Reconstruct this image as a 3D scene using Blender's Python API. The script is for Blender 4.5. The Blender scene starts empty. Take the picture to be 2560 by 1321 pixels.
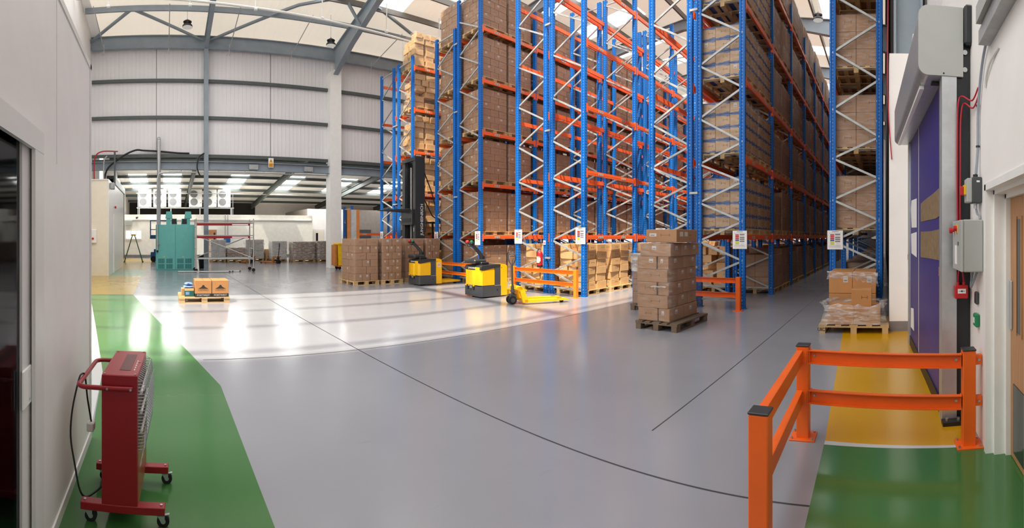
import bpy, math, random
from mathutils import Vector, Matrix, noise as mnoise
SC = bpy.context.scene
COL = SC.collection
# ---------------------------------------------------------------- camera, sky, sun, exposure
# a hand-held sweep panorama: cylindrical picture, 1145 px per radian of 2560 px, horizon at row 592
PXR, HORIZON, AHEAD, EYE = 1145.0, 592.0, 2210.0, 1.6
cam_d = bpy.data.cameras.new('camera')
cam_d.type = 'PANO'
cam_d.panorama_type = 'CENTRAL_CYLINDRICAL'
u0, u1 = (0 - AHEAD) / PXR, (2560 - AHEAD) / PXR
umid = (u0 + u1) / 2
cam_d.central_cylindrical_range_u_min = u0 - umid
cam_d.central_cylindrical_range_u_max = u1 - umid
cam_d.central_cylindrical_range_v_min = -(1321 - HORIZON) / PXR
cam_d.central_cylindrical_range_v_max = HORIZON / PXR
cam_d.central_cylindrical_radius = 1.0
cam_d.clip_start = 0.02
cam_d.clip_end = 200
cam = bpy.data.objects.new('camera', cam_d)
cam.location = (0, 0, EYE)
cam.rotation_euler = (math.pi / 2, 0, -umid)
COL.objects.link(cam)
SC.camera = cam

world = bpy.data.worlds.new('sky')
SC.world = world
world.use_nodes = True
_bg = world.node_tree.nodes['Background']
_bg.inputs[0].default_value = (0.80, 0.90, 1.0, 1)
_bg.inputs[1].default_value = 0.9

sun_d = bpy.data.lights.new('sun', 'SUN')
sun_d.energy = 7.2
sun_d.angle = math.radians(1.3)
sun_d.color = (1.0, 0.91, 0.75)
sun = bpy.data.objects.new('sun', sun_d)
sun.rotation_euler = Vector((-0.25, 0.45, -1.0)).to_track_quat('-Z', 'Y').to_euler()
sun.location = (-12, -4, 30)
COL.objects.link(sun)
ROOFLIGHT_GLOW = 6.5      # emission of rooflights and of the added unseen fill panels
LAMP_GLOW = 0.35

SC.view_settings.view_transform = 'Standard'
SC.view_settings.look = 'None'
SC.view_settings.exposure = 0.47
SC.view_settings.gamma = 1.0
SC.view_settings.use_curve_mapping = False
SC.cycles.use_denoising = True
SC.cycles.max_bounces = 7
SC.cycles.diffuse_bounces = 4
SC.cycles.glossy_bounces = 3
SC.cycles.transmission_bounces = 2
SC.cycles.transparent_max_bounces = 10
SC.cycles.sample_clamp_indirect = 6.0
SC.cycles.caustics_reflective = False
SC.cycles.caustics_refractive = False
# ---------------------------------------------------------------- materials
def lin(r, g, b):
    f = lambda c: (c / 255 / 12.92) if c / 255 <= 0.04045 else ((c / 255 + 0.055) / 1.055) ** 2.4
    return (f(r), f(g), f(b), 1.0)
M = {}
class NT:
    def __init__(s, name):
        s.m = bpy.data.materials.new(name); s.m.use_nodes = True
        s.t = s.m.node_tree; s.t.nodes.clear(); M[name] = s.m
    def n(s, typ, **kw):
        d = s.t.nodes.new(typ)
        for k, v in kw.items():
            if isinstance(k, str) and hasattr(d, k): setattr(d, k, v)
        return d
    def l(s, a, b): s.t.links.new(a, b)
    def math(s, op, a, b=None):
        d = s.n('ShaderNodeMath', operation=op)
        for i, x in enumerate((a, b)):
            if x is None: continue
            if isinstance(x, (int, float)): d.inputs[i].default_value = x
            else: s.l(x, d.inputs[i])
        return d.outputs[0]
    def mix(s, fac, a, b):
        d = s.n('ShaderNodeMix', data_type='RGBA')
        for sock, x in ((d.inputs[0], fac), (d.inputs[6], a), (d.inputs[7], b)):
            if isinstance(x, (int, float)): sock.default_value = x
            elif isinstance(x, tuple): sock.default_value = x
            else: s.l(x, sock)
        return d.outputs[2]
    def noise(s, vec, scale, detail=3, rough=0.55):
        d = s.n('ShaderNodeTexNoise'); d.inputs['Scale'].default_value = scale
        d.inputs['Detail'].default_value = detail; d.inputs['Roughness'].default_value = rough
        s.l(vec, d.inputs['Vector']); return d.outputs[0]
    def ramp(s, fac, p0, p1, c0=(0, 0, 0, 1), c1=(1, 1, 1, 1)):
        d = s.n('ShaderNodeValToRGB'); s.l(fac, d.inputs[0])
        d.color_ramp.elements[0].position = p0; d.color_ramp.elements[1].position = p1
        d.color_ramp.elements[0].color = c0; d.color_ramp.elements[1].color = c1
        return d.outputs[0]
    def scaled(s, vec, sc):
        d = s.n('ShaderNodeMapping'); d.inputs['Scale'].default_value = sc
        s.l(vec, d.inputs['Vector']); return d.outputs[0]

def pbr(name, col, rough=0.5, metal=0.0, var=0.12, vscale=4.0, bump=0.0, bscale=30.0, coat=0.0, world_space=False, stretch=None, randomize=0.0, spec=0.5, island=False):
    t = NT(name); out = t.n('ShaderNodeOutputMaterial'); p = t.n('ShaderNodeBsdfPrincipled')
    t.l(p.outputs[0], out.inputs[0])
    if world_space: vec = t.n('ShaderNodeNewGeometry').outputs['Position']
    else: vec = t.n('ShaderNodeTexCoord').outputs['Object']
    if stretch: vec = t.scaled(vec, stretch)
    c = lin(*col)
    dark = tuple(x * (1 - var) for x in c[:3]) + (1,)
    light = tuple(min(1, x * (1 + var * 0.6)) for x in c[:3]) + (1,)
    src = t.mix(t.ramp(t.noise(vec, vscale), 0.3, 0.7), dark, light)
    if randomize:
        oi = t.n('ShaderNodeNewGeometry') if island else t.n('ShaderNodeObjectInfo')
        hv = t.n('ShaderNodeHueSaturation'); t.l(src, hv.inputs['Color'])
        v = t.math('ADD', t.math('MULTIPLY', oi.outputs['Random Per Island' if island else 'Random'], randomize), 1 - randomize / 2)
        t.l(v, hv.inputs['Value']); src = hv.outputs[0]
    t.l(src, p.inputs['Base Color'])
    p.inputs['Roughness'].default_value = rough; p.inputs['Metallic'].default_value = metal
    p.inputs['Specular IOR Level'].default_value = spec
    if coat: p.inputs['Coat Weight'].default_value = coat; p.inputs['Coat Roughness'].default_value = 0.12
    if bump:
        b = t.n('ShaderNodeBump'); b.inputs['Strength'].default_value = bump; b.inputs['Distance'].default_value = 0.01
        t.l(t.noise(vec, bscale, 4), b.inputs['Height']); t.l(b.outputs[0], p.inputs['Normal'])
    return t, p

# floor paints: epoxy, glossy with a faint orange peel
def floor_paint(name, col, rough, var=0.10, scuff=True, spec=0.5):
    t = NT(name); out = t.n('ShaderNodeOutputMaterial'); p = t.n('ShaderNodeBsdfPrincipled'); t.l(p.outputs[0], out.inputs[0])
    pos = t.n('ShaderNodeNewGeometry').outputs['Position']
    c = lin(*col)
    a = t.mix(t.ramp(t.noise(pos, 0.35, 4), 0.3, 0.72), tuple(x * (1 - var) for x in c[:3]) + (1,), tuple(x * (1 + var * .5) for x in c[:3]) + (1,))
    if scuff:
        sc = t.ramp(t.noise(t.scaled(pos, (2.2, 0.35, 1)), 3.0, 6, 0.7), 0.66, 0.80)
        a = t.mix(t.math('MULTIPLY', sc, 0.22), a, lin(95, 95, 98))
    t.l(a, p.inputs['Base Color'])
    t.l(t.math('ADD', t.math('MULTIPLY', t.noise(pos, 1.1, 3), 0.14), rough - 0.07), p.inputs['Roughness'])
    p.inputs['Specular IOR Level'].default_value = spec
    b = t.n('ShaderNodeBump'); b.inputs['Strength'].default_value = 0.05; b.inputs['Distance'].default_value = 0.003
    t.l(t.noise(pos, 14.0, 2), b.inputs['Height']); t.l(b.outputs[0], p.inputs['Normal'])
floor_paint('floor_grey', (148, 149, 156), 0.19, spec=0.62)
floor_paint('floor_pale', (196, 196, 196), 0.20)
floor_paint('floor_green', (62, 112, 58), 0.14, spec=0.6)
floor_paint('floor_pale_green', (120, 160, 128), 0.2)
floor_paint('floor_yellow', (206, 152, 14), 0.22)
floor_paint('floor_ochre', (186, 156, 70), 0.2)
pbr('joint', (60, 60, 64), 0.7)

def cladding(name, col, pitch, axis, amp=0.5, rough=0.45):
    t = NT(name); out = t.n('ShaderNodeOutputMaterial'); p = t.n('ShaderNodeBsdfPrincipled'); t.l(p.outputs[0], out.inputs[0])
    pos = t.n('ShaderNodeNewGeometry').outputs['Position']
    sx = t.n('ShaderNodeSeparateXYZ'); t.l(pos, sx.inputs[0])
    s = sx.outputs[axis]
    w = t.math('FRACT', t.math('MULTIPLY', s, 1.0 / pitch))
    rib = t.ramp(t.math('ABSOLUTE', t.math('SUBTRACT', w, 0.5)), 0.30, 0.42)
    c = lin(*col)
    t.l(t.mix(t.ramp(t.noise(pos, 0.5), .3, .7), tuple(x * .93 for x in c[:3]) + (1,), c), p.inputs['Base Color'])
    p.inputs['Roughness'].default_value = rough
    b = t.n('ShaderNodeBump'); b.inputs['Strength'].default_value = amp; b.inputs['Distance'].default_value = 0.02
    t.l(rib, b.inputs['Height']); t.l(b.outputs[0], p.inputs['Normal'])
cladding('cladding_wall', (240, 238, 240), 0.20, 1)
cladding('cladding_roof', (236, 230, 222), 0.33, 1, 0.4)
def translucent(name, k, tint):   # translucency added to roof sheets to brighten the ceiling and hall
    m = M[name]; t = m.node_tree; out = [n for n in t.nodes if n.type == 'OUTPUT_MATERIAL'][0]; p = [n for n in t.nodes if n.type == 'BSDF_PRINCIPLED'][0]
    tl = t.nodes.new('ShaderNodeBsdfTranslucent'); tl.inputs[0].default_value = lin(*tint); mx = t.nodes.new('ShaderNodeMixShader'); mx.inputs[0].default_value = k
    t.links.new(p.outputs[0], mx.inputs[1]); t.links.new(tl.outputs[0], mx.inputs[2]); t.links.new(mx.outputs[0], out.inputs[0])
cladding('cladding_roof_low', (222, 216, 208), 0.33, 1, 0.4)
translucent('cladding_roof_low', 0.05, (255, 248, 240))
translucent('cladding_roof', 0.15, (255, 244, 232))
pbr('white_wall', (248, 244, 241), 0.6, var=0.04, vscale=1.5, bump=0.08, bscale=40)
pbr('block_wall', (244, 241, 230), 0.65, var=0.05, bump=0.1)
pbr('grey_panel', (240, 235, 233), 0.5, var=0.03)
pbr('panel_trim', (228, 225, 222), 0.4, var=0.03)
pbr('cream', (240, 232, 214), 0.45, var=0.03)
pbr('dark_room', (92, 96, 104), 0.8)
pbr('dark_wall', (52, 46, 44), 0.8)
pbr('grey_wall', (150, 140, 134), 0.7)
pbr('steel', (146, 158, 168), 0.5, var=0.10, vscale=2)
pbr('steel_dark', (82, 90, 88), 0.5, var=0.10)
pbr('purlin', (120, 116, 112), 0.5)
pbr('galv', (200, 204, 206), 0.36, metal=0.7, var=0.07, vscale=12)
pbr('galv_dull', (178, 180, 180), 0.5, metal=0.35, var=0.15, vscale=8)
pbr('alu', (205, 205, 200), 0.35, metal=0.6, var=0.08)
pbr('bolt', (190, 190, 190), 0.3, metal=0.9)
pbr('white_pipe', (226, 226, 222), 0.35, var=0.04)
pbr('white_gloss', (248, 247, 244), 0.35, var=0.03)
pbr('paper', (240, 238, 236), 0.7, var=0.02)
pbr('ink', (40, 40, 44), 0.7)
pbr('ink_grey', (135, 130, 132), 0.7)
pbr('sign_red', (196, 28, 44), 0.6); pbr('sign_blue', (40, 80, 160), 0.6); pbr('sign_yellow', (205, 200, 40), 0.6); pbr('sign_amber', (236, 166, 40), 0.6)
pbr('black', (26, 27, 30), 0.45); pbr('rubber', (24, 24, 26), 0.75); pbr('black_gloss', (30, 34, 38), 0.3)
pbr('barrier_orange', (238, 102, 26), 0.4, var=0.06)
pbr('barrier_amber', (252, 140, 36), 0.4, var=0.05); pbr('beam_orange', (255, 108, 52), 0.42, var=0.06)
pbr('heater_red', (150, 22, 34), 0.35, var=0.06); pbr('heater_dark', (92, 18, 26), 0.4); pbr('heater_panel', (150, 84, 52), 0.32)
pbr('red', (196, 30, 36), 0.4); pbr('red_cable', (190, 26, 48), 0.5)
pbr('fork_yellow', (255, 192, 8), 0.36, var=0.05); pbr('fork_grey', (70, 72, 76), 0.5); pbr('fork_dark', (48, 50, 52), 0.45)
pbr('mast_dark', (52, 54, 56), 0.42, var=0.1); pbr('stacker_orange', (196, 118, 44), 0.45)
pbr('teal', (104, 184, 178), 0.45, var=0.05); pbr('teal_dark', (40, 110, 108), 0.6); pbr('lift_blue', (30, 96, 160), 0.45)
pbr('ladder_green', (40, 110, 84), 0.5); pbr('lamp_black', (30, 30, 34), 0.4)
pbr('curtain_blue', (52, 44, 128), 0.42, var=0.10, vscale=1.5, bump=0.25, bscale=2.2)
pbr('brown_paper', (142, 120, 88), 0.5, var=0.25, vscale=14)
pbr('wood_door', (190, 140, 96), 0.5, var=0.15, vscale=6, stretch=(8, 8, 0.6))
pbr('dark_glass', (46, 44, 46), 0.1)
pbr('box_grey', (176, 178, 174), 0.45, var=0.03); pbr('conduit', (150, 158, 170), 0.4)
pbr('green_plastic', (20, 130, 84), 0.4); pbr('yellow_plastic', (246, 196, 20), 0.4)
pbr('bag_blue', (120, 150, 214), 0.3, var=0.3, vscale=12); pbr('teal_box', (22, 92, 88), 0.5); pbr('bottle_blue', (60, 110, 130), 0.2)
pbr('pallet_wood', (206, 172, 122), 0.7, var=0.22, vscale=5, bump=0.15, bscale=20, randomize=0.3)
pbr('pallet_dark', (112, 94, 76), 0.75, var=0.25, vscale=5, bump=0.15, bscale=20)
pbr('carton', (174, 130, 94), 0.62, var=0.10, vscale=3.0, randomize=0.34, island=True)
pbr('carton_pale', (222, 178, 124), 0.62, var=0.10, vscale=3.0, randomize=0.30, island=True)
pbr('carton_new', (188, 132, 78), 0.6, var=0.06, randomize=0.1)
pbr('carton_edge', (150, 108, 70), 0.7); pbr('tape', (176, 138, 92), 0.25); pbr('label', (206, 198, 190), 0.6, var=0.05)
pbr('flat_card', (150, 120, 102), 0.7, var=0.3, vscale=2, stretch=(0.3, 0.3, 40))
pbr('print_dark', (46, 44, 46), 0.6); pbr('print_brown', (110, 78, 54), 0.7)

def carton_blue():
    t, p = pbr('carton_blue', (186, 150, 112), 0.6)
    tc = t.n('ShaderNodeTexCoord'); sx = t.n('ShaderNodeSeparateXYZ'); t.l(tc.outputs['Object'], sx.inputs[0])
    z = t.math('FRACT', t.math('MULTIPLY', sx.outputs[2], 1 / 0.29))
    d = t.math('ABSOLUTE', t.math('SUBTRACT', z, 0.5))
    n = t.n('ShaderNodeTexWhiteNoise', noise_dimensions='1D')
    stepx = t.math('FLOOR', t.math('MULTIPLY', t.math('ADD', sx.outputs[0], sx.outputs[1]), 16))
    t.l(stepx, n.inputs['W'])
    k = t.math('GREATER_THAN', d, t.math('ADD', t.math('MULTIPLY', n.outputs[0], 0.16), 0.30))
    src = p.inputs['Base Color'].links[0].from_socket
    t.l(t.mix(k, src, lin(52, 84, 140)), p.inputs['Base Color'])
carton_blue()

def upright_mat():
    t, p = pbr('upright_blue', (0, 100, 186), 0.45, var=0.08, spec=0.3)
    tc = t.n('ShaderNodeTexCoord'); sx = t.n('ShaderNodeSeparateXYZ'); t.l(tc.outputs['Object'], sx.inputs[0])
    z = t.math('ABSOLUTE', t.math('SUBTRACT', t.math('FRACT', t.math('MULTIPLY', sx.outputs[2], 1 / 0.075)), 0.5))
    hz = t.math('LESS_THAN', z, 0.20)
    hx = t.math('LESS_THAN', t.math('ABSOLUTE', t.math('SUBTRACT', t.math('ABSOLUTE', sx.outputs[1]), 0.022)), 0.0085)
    hole = t.math('MULTIPLY', hz, hx)
    src = p.inputs['Base Color'].links[0].from_socket
    t.l(t.mix(hole, src, lin(110, 140, 180)), p.inputs['Base Color'])
upright_mat()

def film(name, opac, tint, scale, gloss=0.45, bump=0.9):
    t = NT(name); out = t.n('ShaderNodeOutputMaterial')
    pos = t.n('ShaderNodeTexCoord').outputs['Object']
    tr = t.n('ShaderNodeBsdfTransparent'); tr.inputs[0].default_value = (0.97, 0.97, 0.97, 1)
    gl = t.n('ShaderNodeBsdfGlossy'); gl.inputs['Roughness'].default_value = 0.18; gl.inputs[0].default_value = (0.85, 0.85, 0.85, 1)
    df = t.n('ShaderNodeBsdfDiffuse'); df.inputs[0].default_value = lin(*tint)
    a = t.n('ShaderNodeMixShader'); a.inputs[0].default_value = gloss
    t.l(df.outputs[0], a.inputs[1]); t.l(gl.outputs[0], a.inputs[2])
    n = t.noise(t.scaled(pos, (1, 1, 3.5)), scale, 5, 0.65)
    k = t.ramp(n, 0.42, 0.80, (opac * .35,) * 3 + (1,), (min(1, opac * 2.6),) * 3 + (1,))
    m = t.n('ShaderNodeMixShader'); t.l(k, m.inputs[0]); t.l(tr.outputs[0], m.inputs[1]); t.l(a.outputs[0], m.inputs[2])
    b = t.n('ShaderNodeBump'); b.inputs['Strength'].default_value = bump; b.inputs['Distance'].default_value = 0.03
    t.l(n, b.inputs['Height']); t.l(b.outputs[0], gl.inputs['Normal'])
    t.l(m.outputs[0], out.inputs[0])
film('stretch_film', 0.11, (214, 208, 204), 5.0)
film('white_film', 0.55, (240, 240, 238), 4.0, 0.15, 0.4)
film('loose_film', 0.34, (226, 224, 222), 6.0)

def rooflight(name, glow, clear):
    t = NT(name); out = t.n('ShaderNodeOutputMaterial')
    e = t.n('ShaderNodeEmission'); e.inputs[0].default_value = (1.0, 0.985, 0.95, 1); e.inputs[1].default_value = glow
    tr = t.n('ShaderNodeBsdfTransparent'); tr.inputs[0].default_value = (clear,) * 3 + (1,)
    a = t.n('ShaderNodeAddShader'); t.l(e.outputs[0], a.inputs[0]); t.l(tr.outputs[0], a.inputs[1]); t.l(a.outputs[0], out.inputs[0])
rooflight('rooflight', ROOFLIGHT_GLOW * 0.42, 0.75)  # unseen continuous roof band, added to cast the floor sun patch and fill
rooflight('added_sun_band', ROOFLIGHT_GLOW * 0.10, 0.85)  # unseen bands added so the sun reaches the rack fronts
rooflight('rooflight_strip', ROOFLIGHT_GLOW * 0.40, 0.0)
rooflight('rooflight_low', ROOFLIGHT_GLOW * 1.5, 0.3)
rooflight('added_fill_panel', ROOFLIGHT_GLOW * 0.35, 0.0)  # glowing panels added out of view to brighten the left bay
rooflight('unseen_fill_pane', ROOFLIGHT_GLOW * 0.28, 0.0)  # fill emitter added behind the camera for rack fronts and walls
rooflight('rooflight_far', ROOFLIGHT_GLOW * 0.5, 0.3)
def glow(name, col, s):
    t = NT(name); out = t.n('ShaderNodeOutputMaterial'); e = t.n('ShaderNodeEmission')
    e.inputs[0].default_value = lin(*col); e.inputs[1].default_value = s; t.l(e.outputs[0], out.inputs[0])
t = NT('dark_pane'); _o = t.n('ShaderNodeOutputMaterial'); _m = t.n('ShaderNodeMixShader'); _m.inputs[0].default_value = 0.07
_a = t.n('ShaderNodeBsdfTransparent'); _a.inputs[0].default_value = (.55, .57, .6, 1); _b = t.n('ShaderNodeBsdfGlossy'); _b.inputs['Roughness'].default_value = 0.05
t.l(_a.outputs[0], _m.inputs[1]); t.l(_b.outputs[0], _m.inputs[2]); t.l(_m.outputs[0], _o.inputs[0])
glow('lamp_lens', (255, 250, 240), LAMP_GLOW)
glow('lit_window', (250, 250, 240), 1.0)

# ---------------------------------------------------------------- mesh builder
_txt = {}
def text_geo(body, bold=0.0):
    k = (body, bold)
    if k not in _txt:
        cu = bpy.data.curves.new('t', 'FONT'); cu.body = body; cu.size = 1; cu.align_x = 'CENTER'; cu.align_y = 'CENTER'; cu.resolution_u = 2; cu.offset = bold
        ob = bpy.data.objects.new('t', cu); me = bpy.data.meshes.new_from_object(ob)
        _txt[k] = ([tuple(v.co) for v in me.vertices], [tuple(p.vertices) for p in me.polygons])
        bpy.data.objects.remove(ob); bpy.data.curves.remove(cu); bpy.data.meshes.remove(me)
    return _txt[k]

class MB:
    def __init__(s): s.v = []; s.f = []; s.m = []; s.sm = []; s.mats = []
    def add(s, vs, fs, mat, smooth=False):
        if mat not in s.mats: s.mats.append(mat)
        i = s.mats.index(mat); o = len(s.v)
        s.v.extend(tuple(v) for v in vs)
        for f in fs:
            s.f.append(tuple(o + k for k in f)); s.m.append(i); s.sm.append(smooth)
        return s
    def hexa(s, p, mat):
        return s.add(p, [(0, 3, 2, 1), (4, 5, 6, 7), (0, 1, 5, 4), (1, 2, 6, 5), (2, 3, 7, 6), (3, 0, 4, 7)], mat)
    def box(s, a, b, mat):
        x0, x1 = sorted((a[0], b[0])); y0, y1 = sorted((a[1], b[1])); z0, z1 = sorted((a[2], b[2]))
        return s.hexa([(x0, y0, z0), (x1, y0, z0), (x1, y1, z0), (x0, y1, z0), (x0, y0, z1), (x1, y0, z1), (x1, y1, z1), (x0, y1, z1)], mat)
    def rbox(s, a, b, c, mat):
        lo = [min(a[i], b[i]) for i in range(3)]; hi = [max(a[i], b[i]) for i in range(3)]
        c = min([c] + [(hi[i] - lo[i]) * .45 for i in range(3)])
        vs = []; idx = {}
        for sx in (0, 1):
            for sy in (0, 1):
                for sz in (0, 1):
                    base = [(hi if q else lo)[i] for i, q in enumerate((sx, sy, sz))]
                    for ax in range(3):
                        v = list(base)
                        for k in range(3):
                            if k != ax: v[k] += c if (sx, sy, sz)[k] == 0 else -c
                        idx[(sx, sy, sz, ax)] = len(vs); vs.append(v)
        fs = []
        I = lambda q, ax: idx[(q[0], q[1], q[2], ax)]
        for ax in range(3):
            u, w = [k for k in range(3) if k != ax]
            for sd in (0, 1):
                ring = []
                for cu, cw in ((0, 0), (1, 0), (1, 1), (0, 1)):
                    q = [0, 0, 0]; q[ax] = sd; q[u] = cu; q[w] = cw; ring.append(I(q, ax))
                flip = (sd == 1) != (ax == 1)
                fs.append(tuple(ring) if flip else tuple(ring[::-1]))
            for cu in (0, 1):
                for cw in (0, 1):
                    q0 = [0, 0, 0]; q0[u] = cu; q0[w] = cw; q1 = list(q0); q1[ax] = 1
                    fs.append((I(q0, u), I(q1, u), I(q1, w), I(q0, w)))
        for sx in (0, 1):
            for sy in (0, 1):
                for sz in (0, 1): fs.append(tuple(idx[(sx, sy, sz, k)] for k in range(3)))
        # orient outward
        ctr = [(lo[i] + hi[i]) / 2 for i in range(3)]; out = []
        for f in fs:
            P = [Vector(vs[k]) for k in f]; nrm = (P[1] - P[0]).cross(P[2] - P[0]); mid = sum(P, Vector()) / len(P) - Vector(ctr)
            out.append(f if nrm.dot(mid) >= 0 else f[::-1])
        return s.add(vs, out, mat)
    def bar(s, p0, p1, w, h, mat, up=(0, 0, 1)):
        p0, p1 = Vector(p0), Vector(p1); d = (p1 - p0).normalized(); u = Vector(up)
        if abs(d.dot(u)) > .98: u = Vector((1, 0, 0)) if abs(d.x) < .9 else Vector((0, 1, 0))
        r = d.cross(u).normalized() * (w / 2); u2 = r.cross(d).normalized() * (h / 2)
        return s.hexa([p0 - r - u2, p0 + r - u2, p1 + r - u2, p1 - r - u2, p0 - r + u2, p0 + r + u2, p1 + r + u2, p1 - r + u2], mat)
    def cyl(s, p0, p1, r, mat, n=12, r2=None, caps=True):
        p0, p1 = Vector(p0), Vector(p1); d = (p1 - p0).normalized()
        u = Vector((0, 0, 1)) if abs(d.z) < .9 else Vector((1, 0, 0))
        a = d.cross(u).normalized(); b = d.cross(a)
        r2 = r if r2 is None else r2; vs = []
        for k in range(n):
            t = 2 * math.pi * k / n; q = a * math.cos(t) + b * math.sin(t); vs += [p0 + q * r, p1 + q * r2]
        fs = [(2 * k, 2 * ((k + 1) % n), 2 * ((k + 1) % n) + 1, 2 * k + 1) for k in range(n)]
        s.add(vs, [f[::-1] for f in fs], mat, True)
        if caps:
            s.add(vs, [tuple(2 * k for k in range(n)), tuple(2 * k + 1 for k in range(n))[::-1]], mat)
        return s
    def tube(s, pts, r, mat, n=8, closed=False):
        P = [Vector(p) for p in pts]; N = len(P); rings = []; a = None
        for i in range(N):
            if closed: d = (P[(i + 1) % N] - P[i - 1]).normalized()
            else: d = (P[min(i + 1, N - 1)] - P[max(i - 1, 0)]).normalized()
            if a is None:
                u = Vector((0, 0, 1)) if abs(d.z) < .9 else Vector((1, 0, 0)); a = d.cross(u).normalized()
            else: a = (a - d * a.dot(d)).normalized()
            b = d.cross(a); rings.append([P[i] + (a * math.cos(2 * math.pi * k / n) + b * math.sin(2 * math.pi * k / n)) * r for k in range(n)])
        vs = [v for R in rings for v in R]; fs = []
        for i in range(N if closed else N - 1):
            j = (i + 1) % N
            for k in range(n): fs.append((i * n + k, i * n + (k + 1) % n, j * n + (k + 1) % n, j * n + k))
        s.add(vs, fs, mat, True)
        if not closed: s.add(vs, [tuple(range(n))[::-1], tuple((N - 1) * n + k for k in range(n))], mat)
        return s
    def lathe(s, prof, o, mat, n=16):
        vs = []; m = len(prof)
        for k in range(n):
            t = 2 * math.pi * k / n
            for r, z in prof: vs.append((o[0] + r * math.cos(t), o[1] + r * math.sin(t), o[2] + z))
        fs = []
        for k in range(n):
            j = (k + 1) % n
            for i in range(m - 1): fs.append((k * m + i, j * m + i, j * m + i + 1, k * m + i + 1))
        return s.add(vs, fs, mat, True)
    def prism(s, poly, axis, a, b, mat, smooth=False):
        def pt(u, w, t): return {'x': (t, u, w), 'y': (u, t, w), 'z': (u, w, t)}[axis]
        n = len(poly); vs = [pt(u, w, a) for u, w in poly] + [pt(u, w, b) for u, w in poly]
        area = sum(poly[i][0] * poly[(i + 1) % n][1] - poly[(i + 1) % n][0] * poly[i][1] for i in range(n))
        fl = (area > 0) ^ (axis == 'y') ^ (b < a)
        side = [(i, (i + 1) % n, n + (i + 1) % n, n + i) for i in range(n)]; c0 = tuple(range(n))[::-1]; c1 = tuple(range(n, 2 * n))
        if not fl: side = [f[::-1] for f in side]; c0 = c0[::-1]; c1 = c1[::-1]
        s.add(vs, side, mat, smooth); return s.add(vs, [c0, c1], mat)
    def face(s, pts, mat): return s.add(pts, [tuple(range(len(pts)))], mat)
    def text(s, body, size, o, xd, yd, mat, bold=0.0):
        vs, fs = text_geo(body, bold); o, xd, yd = Vector(o), Vector(xd).normalized(), Vector(yd).normalized()
        return s.add([o + xd * (v[0] * size) + yd * (v[1] * size) for v in vs], fs, mat)
    def xf(s, mtx):
        s.v = [tuple(mtx @ Vector(v)) for v in s.v]; return s
    def mesh(s, name):
        me = bpy.data.meshes.new(name); me.from_pydata(s.v, [], s.f)
        for k in s.mats: me.materials.append(M[k])
        me.polygons.foreach_set('material_index', s.m); me.polygons.foreach_set('use_smooth', s.sm); me.update()
        return me
    def build(s, name, parent=None, loc=None, rz=0):
        return link(name, s.mesh(name), parent, loc, rz)

def link(name, me, parent=None, loc=None, rz=0):
    o = bpy.data.objects.new(name, me); COL.objects.link(o)
    if parent is not None: o.parent = parent
    if loc is not None: o.location = loc
    if rz: o.rotation_euler = (0, 0, rz)
    return o
def tag(o, label, cat, group=None):
    o['label'] = label; o['category'] = cat
    if group: o['group'] = group
    return o
def thing(name, label, cat, loc=(0, 0, 0), rz=0, group=None):
    o = bpy.data.objects.new(name, None); o.empty_display_size = .1; COL.objects.link(o); o.location = loc; o.rotation_euler = (0, 0, rz)
    return tag(o, label, cat, group)
def struct(name, mb, parent=None):
    o = mb.build(name, parent)
    if parent is None: o['kind'] = 'structure'
    return o
KIDS = {}
def dup(root, loc, rz=None, label=None, group=None):
    def rec(o, par):
        c = o.copy(); COL.objects.link(c)
        if par is not None: c.parent = par
        for ch in o.children: rec(ch, c)
        return c
    r = rec(root, None); r.location = loc
    if rz is not None: r.rotation_euler = (0, 0, rz)
    if label: r['label'] = label
    if group: r['group'] = group
    return r
R = random.Random(7)
# ---------------------------------------------------------------- the building
def roof_z(x): return 11.45 + 0.13 * (x + 22.3) if x < -10 else 13.05 - 0.13 * (x + 10)
FAR = 44.0
# floor: one mesh, paints and joints are its surface
fm = MB()
fm.box((-46, -9.9, -.2), (1.6, FAR, 0), 'floor_grey')
def paint(pts, mat, z): fm.face([(x, y, z) for x, y in pts], mat)
paint([(-12.55, -.86), (-6.14, .37), (-4.87, .60), (-3.23, .60), (-1.2, .60), (-1.2, -.58), (-3.58, -.58), (-5.37, -.73), (-7.95, -1.2), (-12.5, -2.05)][::-1], 'floor_green', .002)
paint([(-18.6, -.9), (-12.6, -.87), (-12.5, -2.05), (-13.4, -3.55), (-18.6, -3.0)][::-1], 'floor_ochre', .002)
paint([(-22.0, -.92), (-18.6, -.9), (-18.6, -2.25), (-22.0, -2.25)][::-1], 'floor_pale_green', .002)
paint([(-31.6, -.62), (-22.0, -.92), (-22.0, -3.2), (-34.6, -3.2)][::-1], 'floor_ochre', .002)
paint([(-12.5, -2.05), (-7.95, -1.2), (-5.37, -.73), (-3.6, -.6), (-3.6, -3.58), (-13.4, -3.58)], 'floor_pale', .0015)
paint([(-.46, 3.555), (.74, 3.45), (.74, 8.2), (-.72, 8.2)], 'floor_yellow', .002)
paint([(-.40, 1.2), (1.0, 1.2), (1.0, 3.40), (-.46, 3.49)], 'floor_green', .002)
paint([(-.46, 3.49), (1.0, 3.40), (.74, 3.45), (-.46, 3.555)], 'floor_pale', .002)
def joint(a, b, w=.012):
    a, b = Vector(a), Vector(b); n = (b - a).normalized(); p = Vector((-n.y, n.x)) * w / 2
    fm.face([(*(a - p), .0012), (*(b - p), .0012), (*(b + p), .0012), (*(a + p), .0012)], 'joint')
joint((-21.5, 2.60), (-.44, 2.68), .016); joint((-5.92, .50), (-5.86, 9.6), .02); joint((-1.83, 3.3), (-1.70, 19)); joint((-5.9, -.75), (-5.9, -.6))
joint((-12.4, 2.9), (-12.4, 9.0), .008)
struct('floor', fm)

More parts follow.
